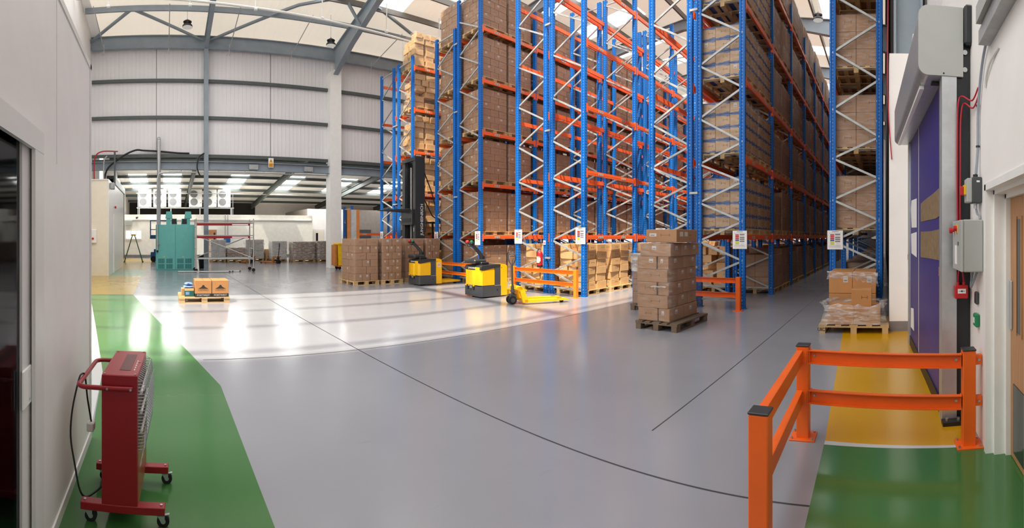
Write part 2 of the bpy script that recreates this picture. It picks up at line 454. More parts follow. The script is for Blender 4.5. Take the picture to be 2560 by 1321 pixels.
# left: demountable partition with a dark doorway, then the tall white wall
w = MB()
w.box((-3.58, -.625, 0), (-2.10, -.585, 2.94), 'grey_panel'); w.box((-2.10, -.625, 2.09), (-.85, -.585, 2.94), 'grey_panel'); w.box((-.85, -.625, 0), (-.70, -.585, 2.94), 'grey_panel')
w.box((-3.60, -.672, 0), (-3.545, -.578, 2.96), 'panel_trim'); w.box((-3.6, -.672, 2.92), (-.7, -.578, 2.965), 'panel_trim')
w.box((-2.442, -.6, 2.0), (-2.432, -.582, 2.94), 'panel_trim')
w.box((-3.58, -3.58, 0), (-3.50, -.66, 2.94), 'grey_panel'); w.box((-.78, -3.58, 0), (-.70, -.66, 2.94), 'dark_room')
w.box((-3.58, -3.58, 2.90), (-.70, -.66, 2.96), 'grey_panel')
struct('wall_partition', w)
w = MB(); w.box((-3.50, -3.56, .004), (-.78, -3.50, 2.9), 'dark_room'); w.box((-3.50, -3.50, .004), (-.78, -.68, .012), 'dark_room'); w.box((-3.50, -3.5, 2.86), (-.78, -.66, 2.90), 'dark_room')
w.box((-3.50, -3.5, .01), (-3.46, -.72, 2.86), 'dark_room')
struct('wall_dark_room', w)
b = MB(); b.box((-3.6, -.60, 0), (-2.10, -.575, .07), 'panel_trim'); struct('baseboard_left', b)
d = MB()
for a, c in (((-2.10, -.584, 0), (-1.955, -.566, 1.99)), ((-.95, -.63, 0), (-.83, -.566, 1.99)), ((-2.10, -.584, 1.99), (-.83, -.565, 2.09)), ((-2.10, -.63, 0), (-2.07, -.584, 2.05))): d.box(a, c, 'panel_trim')
dr = struct('door_1', d)
leaf = MB(); leaf.box((-2.005, -.622, .02), (-1.855, -.596, 2.02), 'panel_trim'); leaf.box((-2.068, -.622, .02), (-2.005, -.606, 2.02), 'rubber'); leaf.box((-1.10, -.622, .02), (-.95, -.596, 2.02), 'panel_trim'); lf = struct('door_leaf', leaf, dr)
h = MB(); h.rbox((-1.965, -.598, .86), (-1.840, -.586, 1.03), .005, 'white_gloss'); h.box((-1.950, -.5865, .875), (-1.915, -.5855, 1.015), 'panel_trim'); h.cyl((-1.932, -.586, .885), (-1.932, -.584, .885), .006, 'bolt'); struct('handle', h, lf)
q = MB(); q.box((-1.855, -.614, .02), (-1.10, -.608, 2.02), 'dark_pane'); struct('glass_pane', q, lf)

w = MB(); w.box((-25.0, -3.75, 0), (-15.0, -3.58, 12.6), 'white_wall'); w.box((-15.2, -9.7, 0), (-15.0, -3.75, 12.6), 'white_wall'); struct('wall_left', w)
w = MB(); w.box((-15.2, -9.9, 0), (1.6, -9.7, 3.6), 'white_wall'); w.box((-15.2, -9.9, 10.6), (1.6, -9.7, 13.1), 'white_wall'); w.box((-15.2, -9.9, 3.6), (-14.6, -9.7, 10.6), 'white_wall'); w.box((.4, -9.9, 3.6), (1.6, -9.7, 10.6), 'white_wall')
for k in range(1, 5): w.box((-14.6 + 3 * k - .08, -9.9, 3.6), (-14.6 + 3 * k + .08, -9.7, 10.6), 'steel')
struct('wall_front', w); win = 0
for k in range(5):
    win += 1; q = MB(); q.face([(-14.6 + 3 * k, -9.8, 3.6), (-14.6 + 3 * k, -9.8, 10.6), (-11.6 + 3 * k, -9.8, 10.6), (-11.6 + 3 * k, -9.8, 3.6)], 'unseen_fill_pane'); struct('window_%d' % win, q)  # unseen glowing panes added as fill light, not known windows
w = MB(); w.box((-25.2, -3.58, 0), (-18.5, -2.28, 3.92), 'cream'); w.box((-25.2, -2.28, 0), (-18.48, -2.265, 3.94), 'white_gloss')
w.box((-18.5, -3.58, 3.90), (-18.47, -2.27, 3.95), 'panel_trim'); w.box((-21.6, -2.268, .05), (-20.2, -2.25, 2.2), 'white_gloss'); w.box((-20.2, -2.268, 0), (-20.1, -2.22, 2.6), 'white_wall')
struct('wall_enclosure', w)
# beyond the tall wall line: lean-to side wall with a dark framed sliding door
w = MB(); w.box((-43.2, -3.45, 0), (-25.2, -3.3, 7.2), 'white_wall'); struct('wall_side', w)
d = MB()
for a, c in (((-26.3, -3.3, 0), (-26.1, -2.95, 4.9)), ((-33.6, -3.3, 0), (-33.4, -2.95, 4.9)), ((-33.6, -3.3, 4.7), (-26.1, -2.9, 5.1))): d.box(a, c, 'steel_dark')
dr = struct('door_2', d)
p = MB(); p.box((-33.4, -3.28, 0.02), (-26.3, -3.1, 4.7), 'grey_panel')
for k in range(4):
    for j in range(2): p.box((-31.8 + k * 1.4, -3.1, 1.5 + j * .45), (-30.9 + k * 1.4, -3.085, 1.8 + j * .45), 'ink_grey')
struct('door_leaf', p, dr)

# back: tall clad wall on rails, open underneath to the lean-to
w = MB(); w.box((-22.45, -3.6, 5.5), (-22.3, FAR, 11.6), 'cladding_wall')
for y in (-.4, 5.25): w.box((-22.3, y - .012, 5.55), (-22.285, y + .012, 10.9), 'ink_grey')
struct('wall_back', w)
def hbeam(name, a, b, w_, h_, mat, t=.018):
    m = MB(); a, b = Vector(a), Vector(b); z = Vector((0, 0, h_ / 2 - t / 2))
    m.bar(a + z, b + z, w_, t, mat); m.bar(a - z, b - z, w_, t, mat); m.bar(a, b, t, h_ - t, mat); return struct(name, m)
def ipost(name, x, y, z0, z1, w_, d_, mat, t=.02):
    m = MB(); m.box((x - d_ / 2, y - w_ / 2, z0), (x - d_ / 2 + t, y + w_ / 2, z1), mat); m.box((x + d_ / 2 - t, y - w_ / 2, z0), (x + d_ / 2, y + w_ / 2, z1), mat); m.box((x - d_ / 2 + t, y - t / 2, z0), (x + d_ / 2 - t, y + t / 2, z1), mat); return struct(name, m)
def solid(name, a, b, w_, h_, mat):
    m = MB(); m.bar(a, b, w_, h_, mat); return struct(name, m)
for z in (9.17, 7.38): solid('beam', (-22.2, -3.55, z), (-22.2, FAR - .2, z), .12, .15, 'steel_dark')
solid('beam', (-22.2, -3.55, 5.52), (-22.2, FAR - .2, 5.52), .14, .14, 'steel_dark')
hbeam('beam', (-22.0, -3.55, 10.95), (-22.0, FAR - .2, 10.95), .22, .62, 'steel', .03)
hbeam('beam', (-22.05, -3.55, 5.02), (-22.05, FAR - .2, 5.02), .3, .40, 'steel', .03)
solid('beam', (-22.25, -3.55, 5.28), (-22.25, FAR - .2, 5.28), .08, .16, 'steel_dark')
# posts and roof frames
FR = [2.0, 8.55, 15.0, 21.4, 27.8, 34.2, 40.6]
for k, y in enumerate(FR):
    if k != 1: ipost('column', -22.0, y, 0, 10.64, .21, .24, 'steel')
w = MB(); w.box((-22.42, 8.25, 0), (-21.80, 8.86, 10.0), 'white_gloss'); w.prism([(8.25, 10.0), (8.86, 10.0), (8.86, 10.14), (8.45, 10.14)], 'x', -22.42, -21.80, 'white_gloss'); struct('column_white', w)
for k, y in enumerate(FR):
    m = MB(); t = .03
    for sg, x0 in ((1, -21.9), (-1, .6)):
        xs = [x0, x0 + sg * 2.2, x0 + sg * 5.0, -10]
        dep = [1.35, .85, .50, .50] if k else [.55, .5, .42, .42]
        top = [(x, roof_z(x) - .30) for x in xs]; bot = [(x, roof_z(x) - .30 - q) for x, q in zip(xs, dep)]
        m.prism(top + bot[::-1], 'y', y - t / 2, y + t / 2, 'steel')
        for L in (top, bot):
            for a, c in zip(L, L[1:]): m.bar((a[0], y, a[1]), (c[0], y, c[1]), .26 if k else .18, .03, 'steel')
    struct('beam_rafter', m)
for i in range(7): solid('beam_purlin', (-20.0 + 1.68 * i, -3.5 if i < 3 else -9.6, roof_z(-20.0 + 1.68 * i) - .16), (-20.0 + 1.68 * i, FAR - .2, roof_z(-20.0 + 1.68 * i) - .16), .09, .24, 'purlin' if i else 'steel')
for i in range(6): solid('beam_purlin', (-8.3 + 1.68 * i, -9.6, roof_z(-8.3 + 1.68 * i) - .16), (-8.3 + 1.68 * i, FAR - .2, roof_z(-8.3 + 1.68 * i) - .16), .09, .24, 'purlin')
for a, c in (((-22, -3.6, 11.05), (-20.05, -1.43, 11.6)), ((-20.05, -1.43, 11.6), (-22, 1.85, 11.05)), ((-22, 2.15, 11.05), (-19.2, 5.8, 11.75)), ((-18.0, 8.7, 11.85), (-19.9, 12.6, 11.55)), ((-19.2, 5.8, 11.75), (-17.6, 8.3, 11.9)), ((-18.3, 7.75, 11.75), (-18.6, 8.5, 11.0))):
    solid('beam_brace', a, c, .12, .09, 'steel')
# roof sheets and rooflights on one grid of cells
xb = [-22.6, -18.6, -16.6, -13.4, -11.5, -10, -9.1, -7.9, -5.5, -2.9, -1.6, 1.6]
yb = sorted([-9.9, -3.75, 4.9] + [6.1 + 3.2 * k + o for k in range(0, 12) for o in (0, 1.2)] + [FAR])
yb = [y for y in yb if y <= FAR]
rf = MB()
def cell(mb, x0, x1, y0, y1, mat):
    z0, z1 = roof_z(x0), roof_z(x1); mb.add([(x0, y0, z0), (x1, y0, z1), (x1, y1, z1), (x0, y1, z0)], [(0, 3, 2, 1)], mat)
for j in range(len(yb) - 1):
    y0, y1 = yb[j], yb[j + 1]; yc = (y0 + y1) / 2
    strip = any(abs(yc - (6.1 + 3.2 * k + .6)) < .6 for k in range(-3, 12)); run = None
    for i in range(len(xb) - 1):
        x0, x1 = xb[i], xb[i + 1]; xc = (x0 + x1) / 2
        if yc < 4.9: light = -9.1 < xc < -2.9 or (-18.6 < xc < -13.4 and yc > -3.75)  # hidden bands added: one shapes the sun patch, one fills the left bay
        elif yc < 15: light = (-9.1 < xc < -2.9) or (strip and -18.6 < xc < -11.5) or (-16.6 < xc < -13.4 and yc < 12.4)  # besides the strips, unseen bands added to steer sun onto the racks
        else: light = (strip and (-18.6 < xc < -11.5 or -9.1 < xc < -1.6)) or (yc > 20 and -2.9 < xc < -1.6)
        if light:
            win += 1; q = MB(); cell(q, x0, x1, y0, y1, ('rooflight_far' if xc < -2.9 else 'rooflight_strip') if yc > 15 else (('rooflight' if xc > -13.4 else 'added_fill_panel') if yc < 4.9 else ('rooflight_strip' if xc < -10 and not (-16.6 < xc < -13.4 and yc < 12.4) else 'added_sun_band'))); struct('window_%d' % win, q)
        else: cell(rf, x0, x1, y0, y1, 'cladding_roof')
struct('ceiling', rf)
w = MB(); w.box((-22.6, FAR, 0), (1.6, FAR + .2, 13.2), 'white_wall'); struct('wall_far', w)

# lean-to beyond the beam
def ext_z(x): return 9.32 + .105 * x
ys = [-3.45] + [c + o for c in (-1.9, .55, 5.35, 9.5, 13.7, 18.0) for o in (-.65, .65)] + [26]
rf = MB()
for a, c in zip(ys, ys[1:]):
    lit = abs(c - a - 1.3) < .01
    for x0, x1 in ((-43, -36.6), (-36.6, -31.9), (-31.9, -22.5)):
        q = rf
        if lit and x0 == -36.6: q = MB(); win += 1
        z0, z1 = ext_z(x0), ext_z(x1); q.add([(x0, a, z0), (x1, a, z1), (x1, c, z1), (x0, c, z0)], [(0, 3, 2, 1)], 'rooflight_low' if q is not rf else 'cladding_roof_low')
        if q is not rf: struct('window_%d' % win, q)
struct('ceiling_extension', rf)
for x in (-25, -27.4, -29.8, -32.1, -34.3, -36.6, -39, -41.5): solid('beam_purlin', (x, -3.3, ext_z(x) - .13), (x, 26, ext_z(x) - .13), .09, .2, 'steel_dark')
for y in (1.9, 8.2, 14.6, 21): hbeam('beam_rafter', (-22.4, y, ext_z(-22.4) - .45), (-42.8, y, ext_z(-42.8) - .40), .2, .40, 'steel_dark', .03)
w = MB(); w.box((-43.2, -3.45, 0), (-43, 26, 5.4), 'dark_wall'); w.box((-43, 8.6, 3.3), (-42.9, 26, 5.0), 'grey_panel'); struct('wall_extension', w)
w = MB(); w.box((-43, 25.8, 0), (-22.5, 26, 7.2), 'grey_panel'); struct('wall_extension_end', w)
w = MB(); w.box((-43, -3.3, 0), (-34.7, 11.6, 3.28), 'block_wall'); w.box((-34.7, -3.3, 2.85), (-34.63, 11.6, 2.92), 'panel_trim'); struct('wall_office', w)
b = MB(); b.box((-34.7, -3.3, 0), (-34.66, 11.6, .22), 'ink_grey'); struct('baseboard_office', b)
w = MB(); w.box((-43, 11.6, 0), (-36, 26, 3.9), 'grey_wall'); w.box((-36, 15.3, 1.0), (-35.95, 17.4, 2.2), 'fork_grey'); w.box((-36, 19.6, .6), (-35.95, 23, 2.2), 'fork_grey'); w.box((-36, 11.6, 0), (-35.95, 14.8, 3.9), 'white_wall'); struct('wall_office_rear', w)
d = MB(); d.box((-34.72, 3.0, 0), (-34.62, 4.05, 2.22), 'white_gloss'); dr = struct('door_3', d)
p = MB(); p.box((-34.62, 3.1, .02), (-34.59, 3.95, 2.12), 'wood_door'); p.box((-34.59, 3.72, 1.2), (-34.585, 3.85, 1.9), 'dark_glass'); struct('door_leaf', p, dr)
for k, y in enumerate((12.1, 13.6)):
    d = MB(); d.box((-35.95, y, 0), (-35.9, y + .95, 2.2), 'panel_trim'); dr = struct('door_%d' % (4 + k), d)
    p = MB(); p.box((-35.9, y + .08, .02), (-35.88, y + .87, 2.1), 'cream'); p.box((-35.88, y + .2, .9), (-35.875, y + .4, 1.9), 'dark_glass'); struct('door_leaf', p, dr)
q = MB(); q.box((-34.7, -3.0, 1.36), (-34.62, -1.75, 2.12), 'white_gloss'); wn = struct('window_%d' % (win + 1), q)
q = MB()
for k in range(3): q.box((-34.62, -2.92 + k * .4, 1.44), (-34.6, -2.57 + k * .4, 2.04), 'lit_window')
struct('window_pane', q, wn)

# right: white wall, plastered pier, door recess
w = MB()
w.box((.75, 3.33, 0), (1.6, 7.0, 4.62), 'white_wall'); w.box((.75, -9.8, 1.98), (1.6, 3.33, 4.62), 'white_wall'); w.box((.75, -9.8, 0), (1.6, 2.30, 1.98), 'white_wall')
w.box((.95, 2.30, 0), (1.6, 3.33, 1.98), 'dark_wall')
w.box((.80, 7.0, 0), (1.6, 8.35, 4.7), 'white_wall'); w.box((.44, 6.98, 0), (.80, 7.74, 4.7), 'white_wall')
struct('wall_right', w)
w = MB(); w.box((.75, 8.35, 0), (1.6, 9.4, 11.6), 'dark_wall'); w.box((.14, 9.4, 0), (1.6, FAR, 11.6), 'dark_wall'); w.box((.75, -9.8, 4.62), (1.6, 8.35, 11.6), 'grey_panel'); struct('wall_right_rear', w)
w = MB(); w.box((.09, 7.74, .17), (.80, 8.35, 4.70), 'white_wall'); w.box((.085, 7.735, 0), (.80, 8.35, .17), 'ink_grey'); struct('column_plaster', w)
ipost('column', .42, 8.05, 4.7, 11.0, .3, .5, 'steel', .04)
d = MB()  # architrave of the timber door, three steps
for k, (x0, x1, t) in enumerate(((.74, .80, .045), (.80, .88, .075), (.88, .95, .105))):
    d.box((x0, 3.33 - t, 0), (x1, 3.335, 1.985), 'white_gloss'); d.box((x0, 2.30, 0), (x1, 2.30 + t, 1.985), 'white_gloss'); d.box((x0, 2.30, 1.985 - t), (x1, 3.33, 1.99), 'white_gloss')
dr = struct('door_6', d)
p = MB(); p.box((.915, 2.41, .01), (.949, 3.222, 1.878), 'wood_door'); lf = struct('door_leaf', p, dr)
p = MB(); p.box((.908, 2.52, .95), (.9155, 2.66, 1.70), 'dark_glass'); p.box((.910, 2.95, .93), (.914, 3.05, 1.72), 'dark_glass'); p.box((.906, 2.93, .91), (.9165, 2.95, 1.74), 'wood_door'); p.box((.906, 3.05, .91), (.9165, 3.07, 1.74), 'wood_door'); struct('window_pane', p, lf)
p = MB(); p.rbox((.900, 3.165, .93), (.915, 3.215, 1.28), .004, 'galv'); struct('handle', p, lf)
p = MB(); p.box((.908, 2.45, .06), (.9155, 3.14, .55), 'dark_glass'); struct('kick_plate', p, lf)
# ---------------------------------------------------------------- pallet racking
Y0, BAY, NB = 9.62, 2.6, 10
LEVELS = [1.64, 3.375, 5.11, 6.845, 8.58]
UW, UD = .10, .13          # upright: along the aisle, across it
def upright_mesh(h):
    m = MB(); x, y, g, d = UD / 2, UW / 2, .022, .020
    m.prism([(-x, -y), (-g, -y), (-g * .6, -y + d), (g * .6, -y + d), (g, -y), (x, -y), (x, y), (g, y), (g * .6, y - d), (-g * .6, y - d), (-g, y), (-x, y)], 'z', .006, h, 'upright_blue')
    m.box((-.09, -.075, 0), (.09, .075, .008), 'upright_blue')
    for sx in (-1, 1): m.cyl((sx * .075, -.06, .008), (sx * .075, -.06, .022), .008, 'bolt', 6)
    z = .25
    while z < h - .1:
        m.cyl((-UD * .38, -y - .004, z), (-UD * .38, -y, z), .007, 'bolt', 6); z += .42
    return m.mesh('upright')
def brace_mesh(wd, h):
    m = MB(); a, b = -wd / 2 + .06, wd / 2 - .06; z = .18; s = 1; k = 0
    m.bar((a, 0, z), (b, 0, z), .035, .045, 'galv_dull')
    while True:
        st = .44 if z < 3.4 else .605
        if z + st > h - .15: break
        p, q = ((b, a) if s > 0 else (a, b)); m.bar((p, -.012 * s, z), (q, -.012 * s, z + st), .04, .045, 'galv_dull')
        z += st; s = -s
    m.bar((a, 0, h - .14), (b, 0, h - .14), .035, .045, 'galv_dull')
    return m.mesh('brace')
def beam_mesh(L, sign):
    # sign: which way the labelled face looks (+1 = +X)
    m = MB(); m.box((-.025, -L / 2, -.115), (.025, L / 2, 0), 'beam_orange'); m.box((-.025, -L / 2, -.075), (.027 * sign, L / 2, -.04), 'beam_orange')
    for s in (-1, 1): m.box((-.03, s * L / 2 - .03, -.19), (.034 * sign, s * L / 2 + .03, .05), 'beam_orange')
    f = .0285 * sign
    for yy in (-.62, .55):
        m.box((f, yy - .11, -.088), (f + .001 * sign, yy + .11, -.03), 'label')
        for q in (-.05, .05): m.box((f + .001 * sign, yy + q - .035, -.075), (f + .0015 * sign, yy + q + .03, -.045), 'ink_grey')
    return m.mesh('beam')
_up, _br, _bm = {}, {}, {}
def rack(label, x0, x1, h, bays, group='pallet racking rows'):
    root = thing('pallet_rack', label, 'pallet rack', ((x0 + x1) / 2, Y0, 0), 0, None)
    wd = x1 - x0; k = (round(wd, 2), h)
    if h not in _up: _up[h] = upright_mesh(h)
    if k not in _br: _br[k] = brace_mesh(wd, h)
    for sg in (1, -1):
        if sg not in _bm: _bm[sg] = beam_mesh(BAY - UW, sg)
    for i in range(bays + 1):
        y = i * BAY + UW / 2
        fr = link('upright_frame', _br[k], root, (0, y, 0))
        for s in (-1, 1): link('upright', _up[h], fr, (s * (wd / 2 - UD / 2), 0, 0))
    for i in range(bays):
        for z in LEVELS:
            for s in (1, -1): link('beam', _bm[s], root, (s * (wd / 2 - .03), i * BAY + UW / 2 + BAY / 2, z))
    return root
RK = {  # x0, x1, height, bays, phrase used in labels
 'R': (-1.15, -.04, 9.3, NB, 'the rack next to the blue shutter door'),
 'C': (-4.19, -3.02, 9.3, NB, 'the aisle side of the rack behind the grey-label carton stack'),
 'C2': (-5.43, -4.29, 9.3, NB, 'the inner side of the rack behind the carton stack'),
 'B': (-8.62, -7.36, 9.3, NB, 'the sunlit rack, side away from the extinguisher'),
 'A': (-10.0, -8.72, 9.3, NB, 'the sunlit rack, extinguisher side'),
 'D': (-12.97, -11.65, 9.9, NB, 'the dark full rack behind the yellow trucks'),
 'D2': (-14.35, -13.07, 9.0, 4, 'the far half of the dark full rack'),
 'E': (-17.28, -16.0, 9.0, 4, 'the pale-carton rack behind the reach truck'),
 'E2': (-18.9, -17.6, 9.0, 4, 'the empty end rack'),
}
RLAB = {
 'R': 'blue and orange pallet rack row next to the blue roller shutter door',
 'C': 'blue and orange pallet rack row of blue-banded loads, open aisle on its near side',
 'C2': 'empty pallet rack row back to back with the blue-banded loads',
 'B': 'bright empty-topped pallet rack row with white notice, by the aisle end of the orange barrier',
 'A': 'bright empty-topped pallet rack row with the red fire extinguisher on its post',
 'D': 'shaded pallet rack row full of brown cartons behind the yellow pallet trucks',
 'D2': 'pallet rack row of brown cartons between the full dark row and the reach truck mast',
 'E': 'pallet rack row of pale loose-stacked cartons behind the dark reach truck mast',
 'E2': 'empty blue pallet rack row standing next to the white column',
}
for k, (x0, x1, h, nb, ph) in RK.items(): rack(RLAB[k], x0, x1, h, nb)
# spacer ties between back-to-back rows belong to the rows they join
for (xa, xb_, zs) in ((-8.72, -8.62, (1.0, 4.6, 7.6)), (-4.29, -4.19, (.9, 2.6, 6.8)), (-13.07, -12.97, (3.0, 6.0, 8.4)), (-17.6, -17.28, (3.0, 6.4))):
    owner = [o for o in COL.objects if o.name.startswith('pallet_rack') and abs(o.location.x - [(RK[q][0] + RK[q][1]) / 2 for q in RK if abs(RK[q][0] - xb_) < .01][0]) < .01][0]
    for z in zs:
        m = MB(); m.bar((xa - .05, 0, z), (xb_ + .05, 0, z), .03, .05, 'galv_dull'); m.build('row_spacer', owner, (-owner.location.x, UW / 2 - .066, 0))

# ---------------------------------------------------------------- pallets and loads
def pallet_mb(wx, ly, wood='pallet_wood', name='pallet'):
    # boards run along Y; height .145
    m = MB()
    for k in range(5):
        x = -wx / 2 + .07 + k * (wx - .14) / 4; bw = .07 if k in (0, 2, 4) else .05
        m.box((x - bw, -ly / 2, .122), (x + bw, ly / 2, .144), wood)
    for k in range(3):
        y = -ly / 2 + .07 + k * (ly - .14) / 2
        m.box((-wx / 2, y - .07, .10), (wx / 2, y + .07, .122), wood)
        for j in range(3):
            x = -wx / 2 + .06 + j * (wx - .12) / 2; m.box((x - .05, y - .07, .022), (x + .05, y + .07, .10), wood)
    for j in range(3):
        x = -wx / 2 + .06 + j * (wx - .12) / 2; m.box((x - .05, -ly / 2, 0), (x + .05, ly / 2, .022), wood)
    return m
def carton_mb(sx, sy, sz, mat, rng, marks=.5, c=.007):
    m = MB(); x, y, z = sx / 2, sy / 2, sz
    m.rbox((-x, -y, 0), (x, y, z), c, mat)
    m.box((-x + .004, -.025, z - .0005), (x - .004, .025, z + .0006), 'tape')
    for sg, ax in ((-1, 'y'), (1, 'x')):
        r = rng.random(); half = x if ax == 'y' else y
        def plate(u0, u1, w0, w1, mt, t=.0012):
            if ax == 'y': m.box((u0, -y - t, w0), (u1, -y + .002, w1), mt)
            else: m.box((x - .002, u0, w0), (x + t, u1, w1), mt)
        if r < marks:
            u = rng.uniform(-half * .6, half * .3); lw = min(.085, half * .45); plate(u, u + lw, z * .52, z * .82, 'label'); plate(u + .012, u + lw - .012, z * .57, z * .64, 'ink_grey', .0016)
        elif r < .85 and half > .12:
            u = rng.uniform(-half * .25, half * .1); w_ = half * .55
            plate(u, u + w_, z * .55, z * .57, 'print_brown'); plate(u, u + .008, z * .46, z * .66, 'print_brown'); plate(u + w_, u + w_ + .008, z * .46, z * .66, 'print_brown')
    return m
_cm = {}
def carton_mesh(sx, sy, sz, mat, rng, marks=.5):
    k = (round(sx, 3), round(sy, 3), round(sz, 3), mat, rng.randrange(3))
    if k not in _cm: _cm[k] = carton_mb(sx, sy, sz, mat, random.Random(repr(k)), marks).mesh('carton')
    return _cm[k]
def layout(kind, wx, ly, layers, h, rng):
    """boxes of one load: (x, y, z, sx, sy, sz, yaw) with z from the pallet deck"""
    out = []; lh = h / layers
    for L in range(layers):
        if kind == 'brown':
            nx, ny = ((2, 3), (3, 2))[L % 2]
        elif kind in ('loose', 'ground'): nx, ny = ((2, 3), (2, 2), (3, 2))[rng.randrange(3)]
        elif kind == 'band': nx, ny = 3, 2
        elif kind == 'big': nx, ny = 2, 2
        else: nx, ny = ((2, 2), (1, 3))[L % 2]
        sx, sy = wx / nx, ly / ny; ox = oy = 0
        if kind in ('loose', 'ground'): ox, oy = rng.uniform(-.04, .04), rng.uniform(-.04, .04)
        for i in range(nx):
            for j in range(ny):
                gap = .006 if kind in ('big', 'band') else .018
                jx, jy, yaw = (0, 0, 0)
                if kind in ('loose', 'ground'):
                    if rng.random() < (.07 if L < layers - 1 else .22) and L > 0: continue
                    jx, jy, yaw = rng.uniform(-.025, .025), rng.uniform(-.025, .025), rng.uniform(-.06, .06)
                elif kind == 'brown': jx, jy = rng.uniform(-.006, .006), rng.uniform(-.006, .006)
                fx = (.88 if kind in ('loose', 'ground') else 1)
                out.append((-wx / 2 + sx * (i + .5) + ox + jx, -ly / 2 + sy * (j + .5) + oy + jy, L * lh, sx * fx - gap, sy * fx - gap, lh - .003, yaw))
    return out
def film_mb(x, y, z0, z1, mat, rng, amp=.012, n=9):
    """a wrinkled wrap round a stack, open below"""
    m = MB(); ring = []
    for k in range(n): ring.append((-x + 2 * x * k / n, -y))
    for k in range(n): ring.append((x, -y + 2 * y * k / n))
    for k in range(n): ring.append((x - 2 * x * k / n, y))
    for k in range(n): ring.append((-x, y - 2 * y * k / n))
    N = len(ring); rows = 8; vs = []
    for i in range(rows + 1):
        z = z0 + (z1 - z0) * i / rows
        for (px, py) in ring:
            q = 1 + rng.uniform(0, amp) / max(x, y); vs.append((px * q, py * q, z + rng.uniform(-.4, .4) * amp))
    fs = [(i * N + k, i * N + (k + 1) % N, (i + 1) * N + (k + 1) % N, (i + 1) * N + k) for i in range(rows) for k in range(N)]
    vs.append((0, 0, z1 + .01)); c = len(vs) - 1
    fs += [(rows * N + k, rows * N + (k + 1) % N, c) for k in range(N)]
    return m.add(vs, fs, mat, True)
KMAT = {'brown': 'carton', 'loose': 'carton_pale', 'band': 'carton_blue', 'big': 'carton', 'ground': 'carton_pale', 'tall': 'carton'}
PRE = {}
def variant(kind, wx, ly, layers, h, wrap, seed):
    k = (kind, wx, ly, layers, h, wrap, seed)
    if k in PRE: return PRE[k]
    rng = random.Random(repr(k)); bx = layout(kind, wx, ly, layers, h, rng)
    parts = [(carton_mesh(b[3], b[4], b[5], KMAT[kind], rng, .30), b) for b in bx]
    m = MB()
    for b in bx:
        q = carton_mb(b[3], b[4], b[5], KMAT[kind], rng, .25); q.xf(Matrix.Translation((b[0], b[1], b[2] + .145)) @ Matrix.Rotation(b[6], 4, 'Z'))
        for f, mi, sm in zip(q.f, q.m, q.sm): m.add([q.v[i] for i in f], [tuple(range(len(f)))], q.mats[mi], sm)
    far = m.mesh('carton_block')
    fx = wx / 2 + (.02 if kind in ('loose', 'ground') else .012); fy = ly / 2 + (.02 if kind in ('loose', 'ground') else .012)
    fl = film_mb(fx, fy, .05, .145 + h + .004, 'stretch_film', rng).mesh('stretch_wrap') if wrap else None
    PRE[k] = (parts, far, fl); return PRE[k]
PAL = {}
def pallet_mesh(wx, ly, wood='pallet_wood'):
    k = (wx, ly, wood)
    if k not in PAL: PAL[k] = pallet_mb(wx, ly, wood).mesh('pallet')
    return PAL[k]
STUFF = []
COUNT = [0]
def rack_load(kind, x, y, z, wx, ly, layers, h, wrap, seed, label, detail, group):
    parts, far, fl = variant(kind, wx, ly, layers, h, wrap, seed)
    COUNT[0] += 1
    root = thing('pallet_load', label, 'pallet load', (x, y, z + .001), 0, group)
    link('pallet', pallet_mesh(wx + .06, ly + .04), root)
    if detail:
        for me, b in parts: link('carton', me, root, (b[0], b[1], b[2] + .145), b[6])
    else: link('carton_block', far, root)
    if fl: link('stretch_wrap', fl, root)
    return root
ORD = ['first', 'second', 'third', 'fourth', 'fifth', 'sixth', 'seventh', 'eighth', 'ninth', 'tenth']
TIER = ['floor tier', 'first beam tier', 'second beam tier', 'third beam tier', 'fourth beam tier', 'top beam tier']
SLOT = ['front slot', 'back slot']
SHORT = {'R': 'shutter-door rack', 'C': 'blue-banded rack', 'B': 'empty-topped barrier-end rack', 'A': 'empty-topped extinguisher-side rack', 'D': 'shaded full rack', 'D2': 'reach-truck-side rack', 'E': 'pale-carton rack', 'C2': 'empty inner rack'}
WHAT = {'brown': 'brown carton load', 'loose': 'pale loose carton load', 'band': 'blue-banded carton load', 'big': 'large plain carton load', 'ground': 'light brown carton load', 'tall': 'tall wrapped carton load'}
jobs = []
def fill(key, kinds, bays, levels, h, layers, detail_bays, slots=(0, 1), skip=0.0):
    x0, x1, hh, nb, ph = RK[key]; rng = random.Random(key)
    for b in range(*bays):
        for lv in levels:
            for sl in slots:
                if b > 1 and rng.random() < skip: continue
                kind = kinds[0] if (b == 0 or len(kinds) == 1) else kinds[1 + rng.randrange(len(kinds) - 1)]
                x = (x0 + x1) / 2 + (0 if b == 0 else rng.uniform(-.02, .02)); y = Y0 + UW + b * BAY + .64 + sl * 1.22
                z = 0 if lv == 0 else LEVELS[lv - 1]
                hh_ = h if b == 0 or len(kinds) == 1 else h * rng.choice((.86, .95, 1.0))
                lay = layers[kind]; wx = min(1.06, x1 - x0 - .06)
                if key == 'D' and lv == 0: hh_ = 1.15
                jobs.append((math.hypot(x, y), kind, x, y, z, wx - (.06 if kind in ('loose', 'ground') else 0), 1.06 if kind in ('loose', 'ground') else 1.12, lay, round(hh_, 2), rng.randrange(3), '%s, %s, %s bay back, %s, %s' % (WHAT[kind], TIER[lv], ORD[b], SLOT[sl], SHORT[key]), b < detail_bays and not (b > 0 and sl == 1), SHORT[key] + ' loads'))
fill('D', ['brown'], (0, 8), range(6), 1.34, {'brown': 6}, 1)
fill('D2', ['brown'], (0, 1), range(6), 1.34, {'brown': 6}, 1)
fill('E', ['loose'], (0, 2), range(6), 1.36, {'loose': 6}, 1)
